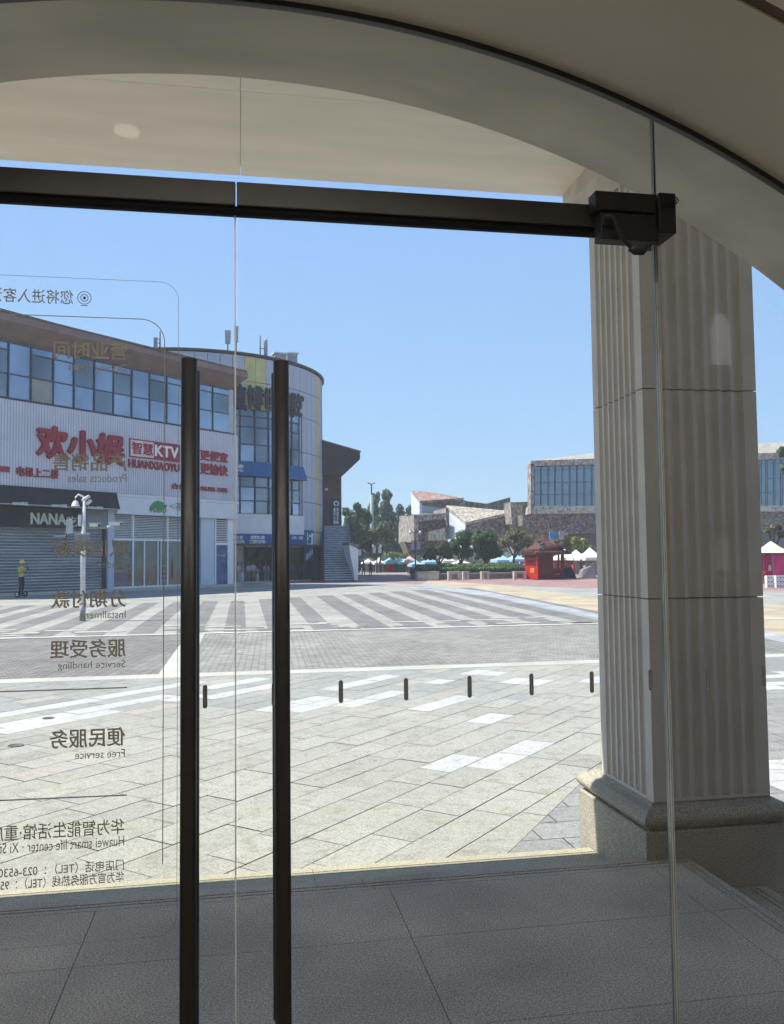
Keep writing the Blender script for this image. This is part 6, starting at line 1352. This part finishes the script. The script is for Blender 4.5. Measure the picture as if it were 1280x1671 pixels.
side(MB(), 0.2, 0.8, -0.03, 0.05, kz(910.9), kz(908.6)).build('menu_board', mat('menu_grey', (0.15, 0.13, 0.13), 0.5, 0.4, 8), ki)
gold = mat('gold_yellow', (0.60, 0.36, 0.05), 0.5, 0.05, 3)
em = MB(); side(em, 0.5, 0.75, 0.031, 0.06, kz(929), kz(927.5)); side(em, 0.45, 0.72, 0.031, 0.06, kz(931.2), kz(930)); side(em, 0.5, 0.58, 0.062, 0.075, kz(934.5), kz(927)); side(em, 0.45, 0.75, 0.031, 0.06, kz(934.5), kz(933)); side(em, 0.7, 0.76, 0.062, 0.075, kz(934.5), kz(929))
em.build('yellow_emblem', gold, ki)
MB().box(kxd+0.03, kw, 0.04, dp, 0.06, kz(928)).build('shaded_panel', red_shade, ki)
MB().box(kxd+0.03, kxw, 0.04, dp, kz(927.9), kz(903)).build('shaded_upper_panel', red_shade, ki)
mb = MB(); mb.box(kw-0.22, kw, -0.02, 0.2, 0, kz(903)); mb.box(kxw+0.02, kw-0.23, 0.03, 0.12, kz(917.5), kz(915.5)); mb.box(kxw+(kw-kxw)*0.45, kxw+(kw-kxw)*0.45+0.12, 0.02, 0.13, kz(915.4), kz(903)); mb.box(kxw+(kw-kxw)*0.4, kxw+(kw-kxw)*0.4+0.1, 0.02, 0.13, kz(927.8), kz(917.6)); mb.build('window_frame', mat('kiosk_dark_wood', (0.06, 0.025, 0.025), 0.6), ki)
MB().box(0.0, kw, 0.02, dp, 0.0, 0.055).build('base', grey_d, ki)
lettering('lettering', '小吃', mat('kiosk_pink_text', (0.45, 0.12, 0.14), 0.6), ki, kxw+0.1, kxw+0.55, kz(938.5), kz(935.5), 0.036, 0.01, False, 0.02)
def roof_tier(z0, z1, ox, top, x0, x1, nm):
    mb_ = MB(); mb_.hexa([(x0-ox, -ox, z0), (x1+ox, -ox, z0), (x1+ox, dp+ox, z0), (x0-ox, dp+ox, z0), (x0+top, top, z1), (x1-top, top, z1), (x1-top, dp-top, z1), (x0+top, dp-top, z1)])
    mb_.box(x0-ox-0.03, x1+ox+0.03, -ox-0.03, dp+ox+0.03, z0-0.10, z0-0.002)
    n_ = 26
    for i in range(n_+1):
        t_ = i/n_; mb_.tube([(x0-ox+(x1-x0+2*ox)*t_, -ox, z0+0.03), (x0+top+(x1-x0-2*top)*t_, top, z1+0.03)], 0.045, 5)
    return mb_.build(nm, maroof, ki)
roof_tier(kz(903), kz(896), 0.42, 0.35, 0.1, kw, 'lower_roof'); roof_tier(kz(895.5), kz(883), 0.10, 0.62, 0.25, kw-0.3, 'upper_roof')
MB().tube([(0.55, dp/2, kz(882.5)), (kw-0.6, dp/2, kz(882.5))], 0.12, 8).build('roof_ridge', maroof, ki)
mb = MB(); mb.tube([(kw-0.3, -0.15, kz(897)), (kw-0.15, -0.2, kz(892)), (kw-0.35, -0.15, kz(886))], [0.16, 0.24, 0.12], 8); mb.build('roof_ornament', maroof, ki)
mb = MB(); 
for i in range(14): y_ = 0.1+dp*0.95*i/14; mb.tube([(-0.35, y_, kz(902.5)), (-0.35, y_, kz(899)+0.1*math.sin(i*2.2))], 0.07, 6)
mb.build('roof_ornament', maroof, ki)
lnx = P(882, 890, DK).x-kx0
lt = MB().lathe([(0.05, kz(899)), (0.16, kz(895)), (0.22, kz(890)), (0.05, kz(889.5))], c=(lnx, -0.5, 0), n=6).build('lantern', mat('lantern_grey', (0.10, 0.13, 0.15), 0.3), ki); MB().lathe([(0.26, kz(889.4)), (0.12, kz(886)), (0.03, kz(883.5))], c=(lnx, -0.5, 0), n=6).build('lantern_roof', grey_d, lt); MB().tube([(lnx, -0.5, kz(899)), (lnx+0.1, 0, kz(902))], 0.03, 6).build('lantern_arm', grey_d, lt)
# goods inside kiosk window
MB().box(kxw+0.25, kw-0.35, 1.2, 1.5, kz(927.5), kz(921)).build('pale_goods', mat('goods_pale', (0.55, 0.5, 0.5), 0.7, 0.3, 6), ki)
# =================================================================== MARKET STALLS
def stall(px0, px1, py_eave, py_peak, py_base, D, canopy, walls, label, side=None, depth=3.0):
    a_, b_ = P(px0, py_eave, D), P(px1, py_eave, D); w_ = b_.x-a_.x; zb = GZ
    t = thing('market_stall', ((a_.x+b_.x)/2, D, zb), label, 'market stall', 0, 'market stalls on the square'); ze = a_.z-zb; zp = P((px0+px1)/2, py_peak, D+depth/2).z-zb
    mb_ = MB(); c_ = [(-w_/2, 0, ze), (w_/2, 0, ze), (w_/2, depth, ze), (-w_/2, depth, ze)]; pk = (0, depth/2, zp)
    mid = [tuple(Vector(q)*0.42+Vector(pk)*0.58-Vector((0, 0, (zp-ze)*0.16))) for q in c_]
    for i in range(4):
        j = (i+1) % 4; mb_.poly([c_[i], c_[j], mid[j], mid[i]]); mb_.poly([mid[i], mid[j], pk])
        mb_.poly([(c_[i][0], c_[i][1], ze-0.28), (c_[j][0], c_[j][1], ze-0.28), c_[j], c_[i]])
    cn = mb_.build('canopy', canopy, t); sd_ = cn.modifiers.new('s', 'SOLIDIFY'); sd_.thickness = 0.02
    for q in c_: MB().tube([(q[0]*0.97, q[1]+(0.06 if q[1] == 0 else -0.06), 0), (q[0]*0.97, q[1]+(0.06 if q[1] == 0 else -0.06), ze)], 0.035, 6).build('post', grey_d, t)
    MB().box(-w_/2+0.15, w_/2-0.15, 0.3, 1.0, 0, 0.95).build('counter', walls, t)
    MB().box(-w_/2+0.1, w_/2-0.1, depth-0.2, depth-0.15, 0, ze-0.1).build('back_cloth', side or walls, t)
    rnd = random.Random(int(px0)); gi = rnd.randint(0, 2)
    for i in range(6): x_ = -w_/2+0.3+(w_-0.6)*i/6; MB().box(x_, x_+(w_-0.6)/6-0.05, 0.4, 0.9, 0.955, 0.955+rnd.uniform(0.1, 0.4)).build('goods_box', mat('stall_goods_%d' % gi, [(0.4, 0.1, 0.08), (0.15, 0.25, 0.3), (0.4, 0.35, 0.25)][gi], 0.8, 0.4, 6), t)
cw = mat('canopy_white', (0.72, 0.70, 0.64), 0.8, 0.05, 1); ct = mat('canopy_teal', (0.28, 0.60, 0.58), 0.8, 0.06, 1); cb = mat('canopy_pale_blue', (0.30, 0.50, 0.68), 0.8, 0.06, 1); cp_ = mat('canopy_pink', (0.55, 0.38, 0.40), 0.8, 0.06, 1); cblue = mat('stall_blue', (0.07, 0.30, 0.48), 0.7, 0.12, 1.5)
sred = mat('stall_red', (0.50, 0.05, 0.05), 0.7, 0.2, 1.5); spink = mat('stall_pink', (0.50, 0.05, 0.16), 0.7, 0.2, 1); sgrey = mat('stall_grey', (0.26, 0.26, 0.25), 0.8, 0.2, 1.5); sgreen = mat('stall_green', (0.04, 0.16, 0.13), 0.8, 0.2, 1.5)
SL = [(594, 612, 918, 912, 940, 122, cw, sgrey, 'white canopy stall at the far left end of the market row'),
 (612, 630, 918, 911, 938, 120, cw, sgrey, 'white canopy stall behind the short lamp post'),
 (630, 648, 917, 909, 938, 118, ct, sred, 'teal canopy stall with red counter left of the tall lamp post'),
 (648, 664, 917, 909, 938, 117, ct, sgreen, 'teal canopy stall with green counter left of the tall lamp post'),
 (662, 682, 915, 907, 938, 116, cp_, sred, 'faded pink canopy stall behind the tall lamp post'),
 (673, 694, 921, 915, 940, 98, cb, cblue, 'blue walled stall right of the litter bin'),
 (694, 716, 917, 909, 938, 115, cb, sgrey, 'pale blue canopy stall behind the smallest dark tree'),
 (724, 744, 915, 908, 938, 110, cw, sgrey, 'white canopy stall seen under the middle dark tree'),
 (746, 768, 919, 912, 938, 104, cw, sgrey, 'white canopy stall close above the hedge under the trees'),
 (812, 838, 914, 905, 938, 96, cb, sgreen, 'pale blue canopy stall with green counter left of the airy tree trunk'),
 (836, 860, 913, 903, 938, 95, cb, cblue, 'pale blue canopy stall with blue counter right of the airy tree trunk'),
 (918, 942, 910, 896, 945, 88, cw, sred, 'white canopy stall with red cloth directly right of the kiosk'),
 (936, 962, 910, 897, 945, 86, cw, sred, 'white canopy stall with red cloth, second right of the kiosk'),
 (956, 990, 910, 893, 945, 80, cw, sgrey, 'white canopy stall partly hidden behind the left edge of the pillar'),
 (1226, 1262, 902, 886, 948, 62, mat('canopy_grey', (0.42, 0.41, 0.42), 0.8), spink, 'grey canopy stall with pink walls just right of the pillar'),
 (1256, 1300, 903, 883, 948, 60, mat('canopy_cream', (0.66, 0.62, 0.45), 0.8), spink, 'cream canopy stall with pink walls at the right edge')]
for a_ in SL: stall(*a_)
for k, (px0, px1, D, lb_) in enumerate([(1244, 1262, 55, 'pink cloth partition with a white square, right of the pillar'), (1263, 1300, 54, 'pink cloth partition at the right edge behind white boxes')]):
    t = thing('cloth_partition', (P(px0, 940, D).x, D, GZ), lb_, 'partition', 0, 'pink partitions'); w_ = P(px1, 940, D).x-P(px0, 940, D).x; z0_ = P(px0, 943, D).z-GZ; z1_ = P(px0, 905, D).z-GZ
    mb = MB()
    for i in range(12): x_ = w_*i/12; y_ = 0.05*math.sin(i*1.9); y2 = 0.05*math.sin((i+1)*1.9); mb.hexa([(x_, y_, z0_), (x_+w_/12, y2, z0_), (x_+w_/12, y2+0.03, z0_), (x_, y_+0.03, z0_), (x_, y_, z1_), (x_+w_/12, y2, z1_), (x_+w_/12, y2+0.03, z1_), (x_, y_+0.03, z1_)])
    mb.build('cloth', spink, t)
    for x_ in (0, w_): MB().tube([(x_, 0.1, 0), (x_, 0.1, z1_)], 0.03, 6).build('post', grey_d, t)
    MB().box(-0.1, w_+0.1, -0.1, 0.15, z1_, z1_+0.12).build('top_bar', grey_d, t)
    if k == 0: MB().box(w_*0.55, w_*0.8, -0.10, -0.06, z0_+(z1_-z0_)*0.3, z0_+(z1_-z0_)*0.55).build('white_card', white, t)
for k, (px, lb_) in enumerate([(1258, 'stack of white lattice boxes in front of the pink cloth, left one'), (1273, 'stack of white lattice boxes at the right edge of the picture')]):
    t = thing('lattice_boxes', G(px, 959), lb_, 'boxes', 0, 'white lattice boxes'); mb = MB(); mb2 = MB()
    for j in range(3):
        for i in range(3): mb.box(-0.27+i*0.19, -0.10+i*0.19, -0.1, 0.1, j*0.22, j*0.22+0.20); mb2.box(-0.24+i*0.19, -0.13+i*0.19, -0.104, -0.1005, j*0.22+0.05, j*0.22+0.15)
    mb.build('boxes', white, t); mb2.build('openings', polegrey, t)
fl = thing('flower_stand', G(1247, 952), 'small stand of red and white flowers beside the lattice boxes', 'flowers'); leaves('flowers', MATS['leaf_red'], fl, [(0, 0, 0.45, 0.22, 0.4)], 200, 0.05, seed=77); MB().lathe([(0.1, 0), (0.14, 0.2)], n=8).build('pot', MATS['terracotta'], fl)
# stall clutter right of the kiosk
for k, (px, lb_) in enumerate([(925, 'black bag heap under the stall table right of the kiosk'), (958, 'grey covered goods pile left of the pillar')]):
    t = thing('covered_goods', G(px, 944), lb_, 'goods'); MB().hexa([(-0.7, -0.4, 0), (0.8, -0.4, 0), (0.7, 0.5, 0), (-0.7, 0.5, 0), (-0.5, -0.2, 0.8), (0.3, -0.3, 1.1), (0.4, 0.3, 1.0), (-0.5, 0.3, 0.7)]).build('cover', black_fab if k == 0 else sgrey, t, 0.12)
    MB().box(-0.75, 0.85, -0.35, 0.45, -0.0, 0.05).build('pallet', woodlt, t)

# =================================================================== HAZE
hz = bpy.data.materials.new('haze_air'); hz.use_nodes = True; n = hz.node_tree.nodes; n.clear()
ov = n.new('ShaderNodeOutputMaterial'); pv = n.new('ShaderNodeVolumePrincipled'); pv.inputs['Color'].default_value = (0.86, 0.93, 1.0, 1); pv.inputs['Density'].default_value = 0.0008; pv.inputs['Anisotropy'].default_value = 0.2
hz.node_tree.links.new(pv.outputs[0], ov.inputs['Volume'])
tag(MB().box(-400, 400, -70, 400, GZ-1.4, 32).build('haze', hz), 'thin pale summer haze hanging over the square', 'haze', kind='stuff')
